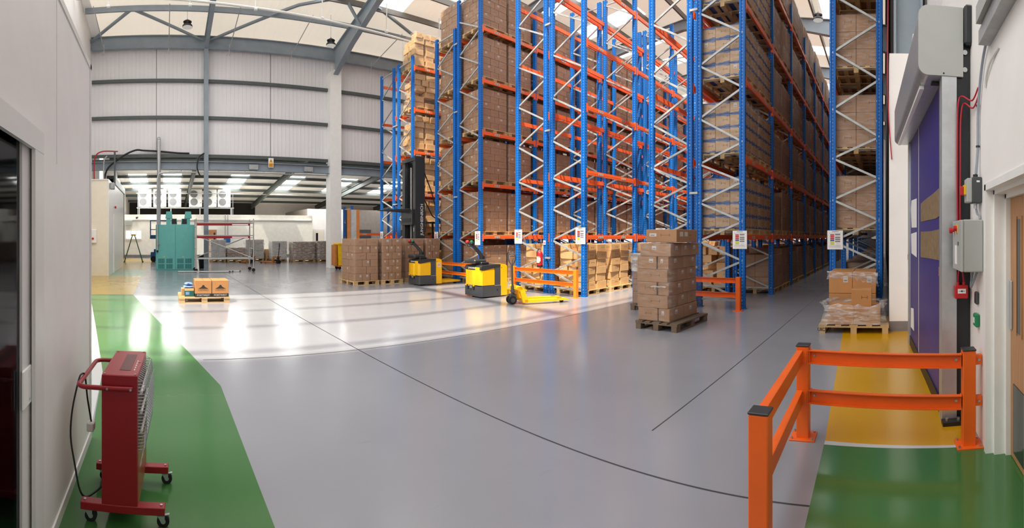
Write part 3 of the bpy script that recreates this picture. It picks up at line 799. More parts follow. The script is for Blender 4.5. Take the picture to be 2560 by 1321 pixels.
fill('C', ['band', 'big', 'tall'], (0, 8), range(1, 6), 1.16, {'band': 4, 'big': 3, 'tall': 2}, 1)
fill('C', ['band', 'big', 'tall'], (1, 8), (0,), 1.10, {'band': 4, 'big': 3, 'tall': 2}, 1)
fill('R', ['big', 'big', 'tall'], (0, 2), range(1, 6), 1.12, {'big': 3, 'tall': 2}, 1)
fill('R', ['big', 'big', 'tall'], (1, 8), (0,), .75, {'big': 2, 'tall': 2}, 0, skip=.1)
fill('A', ['ground'], (0, 4), (0,), 1.24, {'ground': 6}, 1)
fill('B', ['ground'], (0, 8), (0,), 1.24, {'ground': 6}, 1)
fill('C2', ['ground'], (1, 8), (0,), 1.15, {'ground': 5}, 0)
fill('B', ['brown'], (6, 9), range(2, 4), 1.25, {'brown': 5}, 0, skip=.4)
jobs.sort(key=lambda j: j[0])
for n_, (dist, kind, x, y, z, wx, ly, lay, h, seed, label, det, grp) in enumerate(jobs):
    if n_ < 296:
        rack_load(kind, x, y, z, wx, ly, lay, h, kind != 'ground' or seed > 0, seed, label, det, grp)
    else: STUFF.append((kind, x, y, z, wx, ly, lay, h, seed))
# the remaining loads, deep down the aisles, in one mass
m = MB(); rng = random.Random(3)
for key, lvls in (('D', range(6)), ('C', range(6)), ('R', range(0, 1)), ('B', range(0, 1)), ('C2', range(0, 1))):
    x0, x1 = RK[key][:2]
    for b in range(8, NB):
        for lv in lvls:
            for sl in (0, 1): STUFF.append(('brown', (x0 + x1) / 2, Y0 + UW + b * BAY + .66 + sl * 1.22, 0 if lv == 0 else LEVELS[lv - 1], 1.02, 1.12, 4, rng.choice((1.0, 1.2, 1.3)), 0))
for kind, x, y, z, wx, ly, lay, h, seed in STUFF:
    for s in (-1, 0, 1): m.box((x - wx / 2, y + s * .5 - .06, z), (x + wx / 2, y + s * .5 + .06, z + .12), 'pallet_wood')
    m.box((x - wx / 2, y - ly / 2, z + .12), (x + wx / 2, y + ly / 2, z + .145), 'pallet_wood')
    for k in range(lay): m.rbox((x - wx / 2, y - ly / 2, z + .146 + k * h / lay), (x + wx / 2, y + ly / 2, z + .14 + (k + 1) * h / lay), .01, 'carton')
o = m.build('distant_carton_cargo'); o['kind'] = 'stuff'; tag(o, 'brown carton cargo filling the furthest rack bays', 'cargo')
# ---------------------------------------------------------------- powered pallet trucks
def pallet_truck(label, loc, rz, plate):
    t = thing('electric_pallet_truck', label, 'pallet truck', loc, rz, None)
    m = MB()
    m.prism([(-.39, .02), (-.36, -.02), (.36, -.02), (.39, .02), (.39, .62), (-.39, .62)], 'z', .035, .30, 'fork_grey')
    m.box((-.24, -.035, .20), (-.19, -.015, .34), 'black'); m.box((.03, -.035, .20), (.08, -.015, .34), 'black'); m.box((-.13, -.03, .24), (-.03, -.018, .35), 'galv_dull'); m.cyl((-.08, -.028, .19), (-.08, -.015, .19), .018, 'black', 10)
    m.cyl((.395, .50, .2), (.385, .50, .2), .02, 'black', 10)
    m.build('chassis_skirt', t)
    m = MB()
    cv = [(-.37, .02), (-.30, -.035), (-.10, -.07), (.05, -.07), (.12, -.03), (.30, -.03), (.372, .03), (.372, .42), (-.37, .42)]
    m.prism(cv, 'z', .33, .72, 'fork_yellow'); m.prism([(.12, -.025), (.30, -.025), (.36, .03), (.36, .42), (.10, .42)], 'z', .72, .80, 'fork_yellow')
    for x in (-.30, -.16, .04): m.box((x, -.055, .295), (x + .05, .0, .335), 'fork_yellow')
    m.build('front_cover', t)
    m = MB(); m.box((-.375, .42, .30), (.376, .62, .80), 'fork_grey'); m.box((-.37, .02, .30), (.37, .42, .33), 'fork_grey'); m.box((.376, .42, .31), (.378, .62, .315), 'panel_trim'); m.build('side_panel', t)
    m = MB(); m.prism([(.62, .04), (.84, .04), (.84, .80), (.82, .835), (.76, .865), (.62, .875)], 'x', -.385, .385, 'fork_yellow')
    if plate:
        m.box((.386, .67, .60), (.388, .80, .73), 'paper'); m.box((.388, .685, .615), (.389, .725, .715), 'sign_amber'); m.box((.388, .74, .615), (.389, .785, .715), 'sign_amber')
    m.cyl((.388, .645, .78), (.38, .645, .78), .012, 'black', 8); m.build('battery_case', t)
    m = MB(); m.prism([(-.02, .735), (-.02, .80), (.03, .845), (.62, .87), (.62, .80), (.02, .72)], 'x', -.375, .378, 'fork_dark'); m.text('JUNGHEINRICH', .062, (.02, -.022, .770), (1, 0, 0), (0, 0, 1), 'paper', .01)
    m.box((-.05, .45, .87), (.03, .5, .89), 'red'); m.build('top_cover', t)
    m = MB(); m.rbox((-.36, -.06, .88), (.14, .34, 1.0), .035, 'fork_dark'); m.rbox((.10, .10, .83), (.22, .36, .93), .02, 'black'); m.build('pad', t)
    m = MB(); m.tube([(.02, .28, .98), (.02, .26, 1.08), (-.02, .18, 1.20), (-.06, .06, 1.33), (-.09, -.02, 1.40)], .052, 'fork_dark', 10); m.cyl((.02, .27, .94), (.02, .27, 1.08), .075, 'black', 12)
    tl = m.build('tiller', t)
    m = MB(); m.rbox((-.24, -.12, 1.39), (.08, .0, 1.45), .025, 'black'); m.tube([(-.2, -.06, 1.41), (-.26, -.02, 1.36), (-.18, .02, 1.33), (-.08, .0, 1.36)], .012, 'black'); m.build('control_head', tl)
    m = MB(); m.lathe([(.0, -.05), (.04, -.04), (.055, 0), (.04, .04), (0, .05)], (-.13, -.10, 1.46), 'red', 12); o = m.build('belly_button', tl); o['label'] = 'red stop button'
    m = MB(); m.lathe([(.0, -.045), (.035, -.035), (.048, 0), (.035, .035), (0, .045)], (.02, -.07, 1.46), 'green_plastic', 12); o = m.build('switch', tl); o['label'] = 'green rocker switch'
    for s in (-1, 1):
        m = MB(); m.prism([(.84, .05), (1.60, .06), (1.66, .075), (1.66, .10), (1.58, .125), (.84, .135)], 'x', s * .19 - .085, s * .19 + .085, 'fork_yellow'); fk = m.build('fork', t)
        m = MB(); m.cyl((s * .19 - .05, 1.48, .045), (s * .19 + .05, 1.48, .045), .043, 'rubber', 12); m.build('load_wheel', fk)
    for s in (-1, 0, 1):
        m = MB(); r_ = .05 if s else .11; m.cyl((s * .3 - .03, .22 if s else .3, r_ + .001), (s * .3 + .03, .22 if s else .3, r_ + .001), r_, 'rubber', 14); m.build('wheel', t)
    return t
pallet_truck('yellow electric pallet truck with a small orange sticker, parked beside the shaded carton stacks', (-13.00, 7.88, 0), -.06, True)
pallet_truck('yellow electric pallet truck with green and red tiller knobs, standing in the sunlight', (-9.46, 7.56, 0), -.06, False)

# hand pallet truck, yellow
def hand_truck(label, loc, rz, body, dark, long_handle=True):
    t = thing('hand_pallet_truck', label, 'pallet truck', loc, rz)
    for s in (-1, 1):
        m = MB(); m.prism([(.16, .05), (1.24, .06), (1.30, .075), (1.22, .105), (.16, .12)], 'x', s * .19 - .08, s * .19 + .08, body); m.box((s * .19 - .03, 1.0, .121), (s * .19 + .03, 1.12, .1225), dark); fk = m.build('fork', t)
        m = MB(); m.cyl((s * .19 - .035, 1.12, .042), (s * .19 + .035, 1.12, .042), .041, 'rubber', 12); m.build('load_wheel', fk)
    m = MB()
    m.prism([(-.06, .40), (-.02, .44), (.06, .44), (.12, .38), (.22, .12), (.22, .055), (.10, .055), (.02, .34)], 'x', -.27, -.20, body); m.prism([(-.06, .40), (-.02, .44), (.06, .44), (.12, .38), (.22, .12), (.22, .055), (.10, .055), (.02, .34)], 'x', .20, .27, body)
    m.box((-.27, -.05, .36), (.27, .08, .43), body); m.box((-.27, .14, .05), (.27, .22, .12), body); m.build('yoke', t)
    m = MB(); m.cyl((0, -.07, .10), (0, -.07, .42), .045, dark, 12); m.box((-.08, -.14, .16), (.08, 0, .24), dark); m.cyl((-.1, -.07, .30), (.1, -.07, .30), .03, dark, 10); m.build('pump', t)
    for s in (-1, 1):
        m = MB(); m.cyl((s * .085 - .028, -.10, .101), (s * .085 + .028, -.10, .101), .10, 'rubber', 18); m.cyl((s * .085 - .031, -.10, .101), (s * .085 + .031, -.10, .101), .055, dark, 14); m.build('wheel', t)
    m = MB(); m.tube([(0, -.07, .40), (0, -.10, .55), (0, -.14, .95)], .026, dark, 10)
    hm = Matrix.Translation((0, -.07, 0)) @ Matrix.Rotation(1.0, 4, 'Z') @ Matrix.Translation((0, .07, 0))
    lp = [(.0, -.14, .93), (.06, -.145, 1.0), (.09, -.15, 1.08), (.085, -.155, 1.16), (.05, -.158, 1.20), (-.05, -.158, 1.20), (-.085, -.155, 1.16), (-.09, -.15, 1.08), (-.06, -.145, 1.0)]
    m.tube(lp, .017, dark, 8, True); m.tube([(.0, -.14, .95), (.02, -.16, 1.06), (.05, -.17, 1.08)], .008, dark, 6); m.xf(hm); m.build('handle', t)
    return t
hand_truck('yellow hand pallet truck with dark upright handle, forks pointing at the orange barrier', (-7.86, 7.56, 0), -.42, 'fork_yellow', 'fork_grey')
far_truck = hand_truck('orange and black hand pallet truck far off among the film-wrapped pallets', (-26.3, 6.6, 0), math.pi / 2 + .6, 'stacker_orange', 'black')
dup(far_truck, (-26.9, 5.15, 0), math.pi / 2 + .3, 'second far hand pallet truck, standing just behind the orange and black one')

# ---------------------------------------------------------------- reach truck and stacker
t = thing('reach_truck', 'dark grey reach truck with tall raised mast behind the brown carton stacks', 'reach truck', (-15.25, 9.0, 0))
for s, tx in ((-1, 0), (1, 1)):
    m = MB(); x = s * .40; m.box((x - .10, 0, .10), (x + .10, .12, 4.60), 'mast_dark'); m.box((x - .025, .10, .10), (x + .025, .36, 4.60), 'mast_dark'); m.box((x - .10, .34, .10), (x + .10, .40, 4.60), 'mast_dark')
    if tx:
        m.box((x + .098, -.01, .10), (x + .112, .41, 4.62), 'mast_dark'); m.text('JUNGHEINRICH', .17, (x + .1135, .28, 2.25), (0, 0, 1), (0, -1, 0), 'paper', .012)
        for k in range(3): m.box((x - .04, -.004, 1.8 + k * .05), (x + .0, .0, 1.83 + k * .05), 'paper')
    m.build('mast_rail', t)
    m = MB(); m.box((x * .62 - .05, .08, .25), (x * .62 + .05, .30, 4.50), 'black_gloss'); m.build('inner_mast', t)
    m = MB(); m.cyl((x * .38, .2, .3), (x * .38, .2, 4.3), .035, 'galv_dull', 10); m.build('lift_cylinder', t)
m = MB()
for z in (4.42, 3.9, 1.2): m = MB(); m.box((-.5, .28, z), (.5, .40, z + .16), 'mast_dark'); m.build('cross_member', t)
m = MB(); m.box((-.5, -.02, 4.48), (.5, .10, 4.62), 'mast_dark'); m.build('crosshead', t)
m = MB(); m.box((-.42, -.10, 2.05), (.42, -.02, 2.62), 'mast_dark'); m.box((-.3, -.11, 2.15), (.3, -.09, 2.3), 'black'); m.rbox((-.45, -.14, 2.55), (.2, -.02, 2.68), .01, 'mast_dark'); cg = m.build('fork_carriage', t)
for s in (-.27, .2):
    m = MB(); m.prism([(-.10, 2.66), (-.10, 2.54), (-1.20, 2.58), (-1.20, 2.60)], 'x', s - .06, s + .06, 'mast_dark'); m.build('fork', cg)
for s in (-1, 1):
    m = MB(); m.rbox((s * .40 - .09, -.05, .03), (s * .40 + .09, 1.1, .26), .02, 'mast_dark'); m.build('support_arm', t)
    m = MB(); m.cyl((s * .40 - .06, .15, .13), (s * .40 + .06, .15, .13), .128, 'rubber', 16); m.build('wheel', t)
m = MB(); m.rbox((-.48, .75, .06), (.48, 1.95, 1.05), .06, 'fork_yellow'); m.rbox((-.48, .45, .10), (.48, .8, .75), .04, 'fork_grey'); m.build('chassis', t)
m = MB()
for x, y in ((-.5, .8), (.5, .8), (-.5, 1.85), (.5, 1.85)): m.bar((x, y, 1.0), (x * .9, y, 2.15), .06, .06, 'black')
for k in range(7): m.box((-.5, .8 + k * .16, 2.13), (.5, .85 + k * .16, 2.18), 'black')
m.build('overhead_guard', t)
m = MB(); m.tube([(.3, .42, 4.3), (.42, .75, 3.4), (.5, 1.1, 2.2)], .025, 'black', 6); m.tube([(.3, .42, 3.2), (.44, .8, 2.4), (.5, 1.2, 2.15)], .025, 'black', 6); m.build('mast_stay', t)

t = thing('pallet_stacker', 'orange stacker mast with pale centre panel behind the outermost brown carton stack', 'stacker', (-18.3, 8.0, 0), 1.16)
for s in (-1, 1):
    m = MB(); m.box((s * .20 - .07, -.08, .08), (s * .20 + .07, .10, 2.78), 'stacker_orange'); m.build('mast_rail', t)
m = MB(); m.box((-.13, -.03, 1.5), (.13, -.01, 2.76), 'galv_dull'); m.box((-.2, .05, 2.70), (.2, .1, 2.79), 'stacker_orange'); m.build('panel', t)
m = MB(); m.box((-.34, -.06, .2), (-.27, .10, 2.76), 'black'); m.build('cable_guide', t)
m = MB(); m.rbox((-.38, -.75, .05), (.38, -.10, .95), .04, 'stacker_orange'); m.rbox((-.12, -.1, .95), (.12, 0, 1.45), .02, 'black'); m.build('chassis', t)
m = MB(); m.tube([(0, -.7, .8), (.1, -.9, 1.3), (.1, -.95, 1.45)], .03, 'black'); m.build('tiller', t)
for s in (-1, 1):
    m = MB(); m.box((s * .2 - .08, .1, .05), (s * .2 + .08, 1.2, .12), 'stacker_orange'); m.build('fork', t)
for s in (-1, 1):
    m = MB(); m.cyl((s * .25 - .04, -.4, .08), (s * .25 + .04, -.4, .08), .079, 'rubber', 12); m.build('wheel', t)

# yellow bin cart beside the white column
t = thing('waste_cart', 'bright yellow wheeled cart standing by the white column', 'cart', (-20.72, 8.55, 0), 0)
m = MB(); m.prism([(-.38, .22), (.30, .22), (.42, 1.22), (-.42, 1.22)], 'x', -.25, .25, 'yellow_plastic'); m.rbox((-.28, -.46, 1.2), (.28, .46, 1.29), .02, 'yellow_plastic'); m.build('bin_body', t)
m = MB(); m.box((-.3, -.42, .15), (.3, .4, .22), 'stacker_orange'); m.box((-.26, -.55, .2), (.26, -.46, 1.2), 'stacker_orange'); m.build('chassis', t)
for x in (-.2, .2):
    for y in (-.3, .3):
        m = MB(); m.cyl((x - .025, y, .081), (x + .025, y, .081), .08, 'rubber', 12); m.build('wheel', t)

# low background rack: one blue bay beyond the column
t = thing('low_pallet_rack', 'low blue rack bay with a single orange beam beyond the white column', 'pallet rack', (-21.6, 9.15, 0))
uh = upright_mesh(3.15); bh = brace_mesh(1.1, 3.15)
for y in (0, 2.6):
    f = link('upright_frame', bh, t, (0, y, 0))
    for s in (-1, 1): link('upright', uh, f, (s * .5, 0, 0))
for s in (1, -1): link('beam', _bm[s], t, (s * .52, 1.3, 1.78))

# ---------------------------------------------------------------- carton stacks on the floor
def floor_pallet(label, loc, wx, ly, wood='pallet_wood', rz=0, group=None):
    o = pallet_mb(wx, ly, wood).build('pallet', None, loc, rz); return tag(o, label, 'pallet', group)
def stack(label, loc, kind, wx, ly, layers, h, seed, wrap=True, mat=None, film_top=None, group=None, rz=0, zbase=.149):
    rng = random.Random(seed); t = thing('carton_stack', label, 'carton stack', (loc[0], loc[1], zbase), rz, group)
    for b in layout(kind, wx, ly, layers, h, rng): link('carton', carton_mesh(b[3], b[4], b[5], mat or KMAT[kind], rng, .45), t, (b[0], b[1], b[2]), b[6])
    if wrap: film_mb(wx / 2 + .012, ly / 2 + .012, 0, film_top or h + .004, 'stretch_film', rng).build('stretch_wrap', t)
    return t
for i, (x, y, wx, ly, lab, pl) in enumerate((
    (-14.20, 6.44, 1.12, .86, 'brown carton stack standing outermost of four, towards the white column', 'pallet under the outermost of the four shaded carton stacks'),
    (-14.20, 7.40, 1.12, .76, 'second brown carton stack of four, with a diagonal film tail', 'pallet under the second shaded carton stack from the white column'),
    (-14.32, 8.47, .76, .76, 'third brown carton stack of four, right behind the yellow pallet truck', 'pallet under the stack behind the first yellow truck'),
    (-14.32, 9.26, .74, .58, 'fourth brown carton stack of four, against the shaded rack', 'pallet under the stack against the shaded rack'))):
    floor_pallet(pl, (x, y, 0), wx + .06, ly + .06)
    stack(lab, (x, y), 'brown', wx, ly, 6, 1.38, 20 + i)

# the lone stack in the foreground
PX, PY = -3.70, 7.46
floor_pallet('dark weathered pallet under the lone tall carton stack', (PX, PY, 0), .82, 1.26, 'pallet_dark', -.03)
t = thing('carton_stack', 'tall film-wrapped stack of six carton layers, alone on the open grey floor', 'carton stack', (PX - .06, PY, .152), -.03)
rng = random.Random(5); z = 0; LH = .222
for L in range(6):
    off = (0, -.03, -.015, -.035, -.02, .03)[L]
    if L % 2: bx = [(-.30, -.56, .58, .36), (.30, -.56, .0, 0), (-.30, -.18, .58, .36), (-.30, .20, .58, .36)]
    if L % 2: rows = [(-.32, .29, -.57, -.19), (-.32, .29, -.18, .19), (-.32, .29, .20, .56)]
    else: rows = [(-.33, .06, -.57, -.02), (.075, .29, -.56, -.02), (-.33, .06, .0, .55), (.075, .29, .0, .54)]
    for (xa, xc, ya, yc) in rows:
        link('carton', carton_mesh(xc - xa - .006, yc - ya - .006, LH - .003, 'carton', rng, .6), t, ((xa + xc) / 2 + off, (ya + yc) / 2, z), 0)
    z += LH
film_mb(.355, .585, 0, 6 * LH + .004, 'stretch_film', rng, .014).build('stretch_wrap', t)
m = MB(); m.tube([(-.05, -.60, .585), (.02, -.615, .60), (.10, -.605, .592), (.17, -.615, .605), (.24, -.60, .592)], .016, 'loose_film', 6); m.tube([(.06, -.61, .60), (.03, -.618, .56), (.05, -.61, .53)], .010, 'loose_film', 6); m.build('film_tail', t)
cb = carton_mb(.60, .80, LH, 'carton', random.Random(12), 0)
cb.box((-.23, -.4025, .10), (-.09, -.399, .155), 'label'); cb.box((-.21, -.4035, .115), (-.13, -.399, .13), 'ink_grey')
for u in (-.28, -.1): cb.box((.298, u, .10), (.302, u + .12, .18), 'label')
o = cb.build('carton', None, (PX + .05, PY - .14, .152 + 6 * LH + .018), -.03); tag(o, 'loose unwrapped carton lying on top of the lone tall stack', 'carton')

# flat-packed card behind it
floor_pallet('dark pallet under the bundled flat card', (-4.86, 8.96, 0), .80, .92, 'pallet_dark')
t = thing('flat_carton_bundle', 'strapped bundle of flat cardboard half hidden by the lone carton stack', 'cardboard bundle', (-4.86, 8.96, .145))
for k in range(4):
    m = MB(); m.rbox((-.37, -.42, k * .27), (.37 - .0 * k, .42, k * .27 + .266), .006, 'flat_card'); m.build('card_bale', t)
m = MB(); m.tube([(.1, -.425, 0), (.1, -.425, 1.085), (.1, .425, 1.085), (.1, .425, 0)], .004, 'paper', 4); m.build('strap', t)
film_mb(.385, .435, .70, 1.09, 'white_film', rng).build('stretch_wrap', t)
o = carton_mb(.42, .40, .20, 'carton', random.Random(3), 0).build('carton', None, (-4.76, 8.98, .145 + 1.115)); tag(o, 'dark loose carton lying on the bundled flat card', 'carton')

# right: low wrapped pallet with a loose carton, another load behind it
floor_pallet('pale pallet stamped on its corner block, half on the yellow floor paint', (-.50, 7.93, 0), 1.16, .84)
m = MB(); m.text('UIC', .075, (-1.035, 7.505, .062), (1, 0, 0), (0, 0, 1), 'print_dark', .02); m.build('pallet_stamp', bpy.data.objects[[o.name for o in COL.objects if o.get('label', '').startswith('pale pallet stamped')][0]], None)
_po = [o for o in COL.objects if o.get('label', '').startswith('pale pallet stamped')][0]
for c in _po.children: c.matrix_parent_inverse = Matrix.Translation(-Vector((-.50, 7.93, 0)))
t = thing('carton_layer', 'single low layer of cartons under torn clear film, on the pallet by the yellow paint', 'cartons', (-.50, 7.92, .146))
for x in (-.22, .22): link('carton', carton_mesh(.44, .76, .26, 'carton_new', rng, 0), t, (x, 0, 0))
m = MB(); N = 40; ring0, ring1, ring2 = [], [], []
for k in range(N):
    a = 2 * math.pi * k / N; c, s = math.cos(a), math.sin(a); q = max(abs(c), abs(s)); ux, uy = c / q, s / q
    ring0.append((ux * .56, uy * .405, .002)); ring1.append((ux * (.475 + rng.uniform(0, .012)), uy * (.40 + rng.uniform(0, .01)), .255)); ring2.append((ux * (.53 + rng.uniform(-.05, .06)), uy * (.41 + rng.uniform(-.02, .03)), .32 + rng.uniform(-.03, .05)))
ring3 = [(x * .86, y * .9, z + rng.uniform(-.05, .0)) for x, y, z in ring2]
vs = ring0 + ring1 + ring2 + ring3; m.add(vs, [(i * N + k, i * N + (k + 1) % N, (i + 1) * N + (k + 1) % N, (i + 1) * N + k) for i in range(3) for k in range(N)], 'loose_film', True)
m.build('stretch_wrap', t)
o = carton_mb(.34, .30, .30, 'carton_new', random.Random(5), 0).build('carton', None, (-.38, 7.86, .146 + .262)); tag(o, 'small loose carton standing on the low layer in front of the end rack', 'carton')
floor_pallet('pallet behind the low layer, against the end rack', (-.585, 8.98, 0), .96, 1.0)
t = thing('carton_stack', 'two-layer block of large cartons with torn film, directly in front of the end rack', 'carton stack', (-.585, 8.95, .146))
for z in (0, .40):
    for x in (-.22, .22):
        for y in (-.24, .24): link('carton', carton_mesh(.435, .475, .395, 'carton_new', rng, .2), t, (x, y, z))
m = MB(); vs = []
for k in range(25):
    u = -.5 + k / 24; zt = .80 + .012 * math.sin(9 * u); zb = .66 - .20 * max(0, u + .1) + rng.uniform(-.02, .02)
    vs += [(u * .98, -.46 - rng.uniform(0, .02) , zb), (u * .92, -.487 - rng.uniform(0, .015), (zb + zt) / 2), (u * .95, -.482, zt)]
m.add(vs, [(3 * k + i, 3 * k + 3 + i, 3 * k + 4 + i, 3 * k + 1 + i) for k in range(24) for i in range(2)], 'loose_film', True); m.build('torn_film', t)
# the row of goods on the floor under the end rack continues behind (built with the rack)

# sports-wear cartons on a small pallet
floor_pallet('light new pallet carrying the two printed cartons', (-11.48, .96, 0), 1.06, 1.22)
for k, (y, lab) in enumerate(((.93, 'printed carton with black base band, beside the blue bags'), (1.345, 'printed carton with black base band, at the pallet end away from the bags'))):
    m = MB(); m.rbox((-.30, -.20, 0), (.30, .20, .40), .005, 'carton_new'); m.box((-.302, -.202, .002), (.302, .202, .085), 'print_dark'); m.box((-.28, -.02, .4005), (.28, .02, .4015), 'tape')
    m.text('PORTWEST', .060, (.3035, 0, .043), (0, 1, 0), (0, 0, 1), 'label'); X = .3012
    m.prism([(-.12, .205), (.12, .205), (.085, .222), (.045, .245), (.028, .262), (.028, .278), (.012, .29), (-.012, .29), (-.028, .278), (-.028, .262), (-.045, .245), (-.085, .222)], 'x', .2995, X, 'print_dark')
    for (a, c) in (((-.12, .150), (.12, .154)), ((-.12, .196), (.12, .200)), ((-.12, .150), (-.116, .200)), ((.116, .150), (.12, .200))): m.box((.2995, a[0], a[1]), (X, c[0], c[1]), 'print_dark')
    m.text('PORTWEST', .036, (X + .0005, 0, .175), (0, 1, 0), (0, 0, 1), 'print_dark')
    o = m.build('printed_carton', None, (-11.27, y, .145)); tag(o, lab, 'carton', None)
m = MB(); m.rbox((-.16, -.11, 0), (.16, .11, .20), .004, 'carton_pale'); m.box((-.162, -.112, .005), (.162, .112, .145), 'teal_box'); m.box((.162, -.09, .05), (.1635, .0, .12), 'bag_blue'); tag(m.build('carton', None, (-11.22, .60, .145)), 'small teal printed carton under the blue bags', 'carton')
m = MB(); m.rbox((-.14, -.05, 0), (.14, .05, .16), .004, 'carton_pale'); tag(m.build('carton', None, (-11.54, .47, .145)), 'narrow pale carton at the edge of the small pallet, behind the teal carton', 'carton')
for k, (z, w_, lab) in enumerate(((.0, .13, 'lower blue and white plastic bag on the teal carton'), (.072, .10, 'upper blue plastic bag with a dark logo, on the bag pile'))):
    m = MB(); vs = []; nx = 10
    for sgn in (0, 1):
        for i in range(nx + 1):
            for j in range(nx + 1):
                u, v = i / nx * 2 - 1, j / nx * 2 - 1; e = (1 - u ** 4) * (1 - v ** 4)
                vs.append((u * (w_ + .02), v * w_, .03 + (.03 * e + .004 * math.sin(9 * u + 5 * v) * e) * (1 if sgn else -1)))
    K = (nx + 1) ** 2; fs = []
    for i in range(nx):
        for j in range(nx):
            a = i * (nx + 1) + j; fs += [(a, a + 1, a + nx + 2, a + nx + 1), (K + a, K + a + nx + 1, K + a + nx + 2, K + a + 1)]
    m.add(vs, fs, 'bag_blue', True)
    if k: m.box((.125, -.03, .03), (.138, .02, .045), 'sign_blue')
    tag(m.build('plastic_bag', None, (-11.22, .585, .349 + z)), lab, 'bag')

# ---------------------------------------------------------------- far floor: wrapped pallets by the office wall
far = [(-28.9, 3.35, 1.0, .9, 1.25, 'far wrapped stack of white tubs, just beyond the grey steel post', 6, 'white'),
       (-28.9, 4.5, 1.1, 1.15, .75, 'low film-wrapped far pallet of small cartons seen through the scaffold tower', 4, 'c'),
       (-30.1, 5.9, 1.1, 1.2, 1.25, 'tall far pallet wrapped in white film, behind the scaffold uprights', 5, 'white'),
       (-30.0, 7.0, .9, .75, .62, 'small open far pallet of light cartons by the block wall', 4, 'pale'),
       (-28.9, 7.28, 1.0, .95, 1.15, 'far pallet in crinkled film beside the hand pallet trucks', 7, 'white'),
       (-27.9, 8.62, 1.0, 1.42, 1.12, 'far wrapped pallet with a bare brown centre, middle of three by the column', 8, 'brown'),
       (-27.7, 10.1, 1.0, 1.25, 1.16, 'far wrapped pallet partly hidden by the white column', 8, 'brown')]
for i, (x, y, wx, ly, h, lab, lay, kd) in enumerate(far):
    floor_pallet('pallet under the ' + lab.split(',')[0].replace('far pallet', 'load').replace('far wrapped pallet', 'wrapped load'), (x, y, 0), wx + .04, ly + .04)
    t = thing('wrapped_goods', lab, 'wrapped goods', (x, y, .148)); rng2 = random.Random(40 + i)
    for L in range(lay):
        nb_ = 2 if kd in ('white', 'brown') else 4
        for j in range(nb_):
            a, c = -ly / 2 + ly * j / nb_, -ly / 2 + ly * (j + 1) / nb_
            link('carton', carton_mesh(wx - .01, c - a - .012, h / lay - .006, {'white': 'white_gloss' if L % 2 else 'grey_panel', 'c': 'carton', 'pale': 'carton_pale', 'brown': 'carton'}[kd], rng2, .4), t, (0, (a + c) / 2, L * h / lay))
    if kd != 'pale': film_mb(wx / 2 + .015, ly / 2 + .015, .02, h + .01, 'white_film', rng2, .03, 7).build('stretch_wrap', t)
# ---------------------------------------------------------------- infrared heater in the foreground
t = thing('infrared_heater', 'red wheeled infrared heater on the green walkway beside the grey partition', 'heater', (-2.78, -.22, 0), -.05)
m = MB(); m.rbox((-.27, -.115, .085), (.27, .085, .835), .004, 'heater_red'); m.box((-.18, -.03, .8352), (.17, .035, .8365), 'heater_dark')
for x, y in ((-.25, -.10), (.25, -.10), (-.25, .07), (.25, .07), (.0, .07)): m.cyl((x, y, .835), (x, y, .839), .006, 'bolt', 8)
for k in range(5): m.box((.14 - k * .045, .052, .8353), (.14 - k * .045 + .03, .060, .8362), 'label')
m.build('housing', t)
m = MB(); m.box((-.245, .084, .10), (.245, .0865, .40), 'heater_panel'); [m.box((-.15 + k * .035, .086, .255 + .008 * (k % 3)), (-.15 + k * .035 + .02, .0872, .295), 'label') for k in range(9)]; m.box((-.245, .0845, .42), (.245, .0855, .80), 'heater_dark'); o = m.build('front_panel', t)
m = MB()
for i in range(14):
    x = -.24 + i * .48 / 13; m.tube([(x, .086, .40), (x, .125, .43), (x, .135, .52), (x, .135, .72), (x, .12, .795), (x, .086, .815)], .0018, 'galv', 5)
for i in range(22):
    z = .42 + i * .018; yy = .135 if .5 < z < .74 else .118; m.tube([(-.245, .086, z), (-.24, yy, z), (.24, yy, z), (.245, .086, z)], .0018, 'galv', 5)
m.build('guard_grille', t)
for i in range(3):
    m = MB(); m.cyl((-.2, .098, .50 + i * .11), (.2, .098, .50 + i * .11), .008, 'white_gloss', 8); m.build('lamp_tube', t)
for x in (.245, -.20):
    m = MB(); m.rbox((x - .03, -.235, .075), (x + .03, .235, .118), .003, 'heater_red'); ft = m.build('foot', t)
    for y in (-.215, .215): m2 = MB(); m2.cyl((x, y, .118), (x, y, .123), .008, 'bolt', 8); m2.build('bolt', ft)
    for y in (-.20, .205):
        m = MB(); m.cyl((x - .011, y + .02, .035), (x + .011, y + .02, .035), .0345, 'rubber', 18); m.cyl((x - .013, y + .02, .035), (x + .013, y + .02, .035), .014, 'galv', 10)
        m.prism([(y - .015, .074), (y + .03, .074), (y + .028, .03), (y + .012, .03)], 'x', x - .020, x - .014, 'galv'); m.prism([(y - .015, .074), (y + .03, .074), (y + .028, .03), (y + .012, .03)], 'x', x + .014, x + .020, 'galv'); m.box((x - .02, y - .015, .068), (x + .02, y + .03, .075), 'galv'); m.bar((x, y + .03, .066), (x, y + .055, .072), .016, .004, 'galv')
        m.build('caster', t)
m = MB()
def arc(c, r, a0, a1, n=6): return [(c[0] + r * math.cos(math.radians(a0 + (a1 - a0) * k / n)), c[1] + r * math.sin(math.radians(a0 + (a1 - a0) * k / n)), c[2]) for k in range(n + 1)]
m.tube([(.283, .06, .765), (.283, -.19, .765)] + arc((.233, -.20, .765), .05, 0, -90) + arc((-.233, -.20, .765), .05, -90, -180) + [(-.283, -.19, .765), (-.283, .06, .765)], .0135, 'heater_red', 10)
for y in (-.08, .05): m.cyl((.283, y, .765), (.299, y, .765), .007, 'bolt', 8)
m.build('push_handle', t)
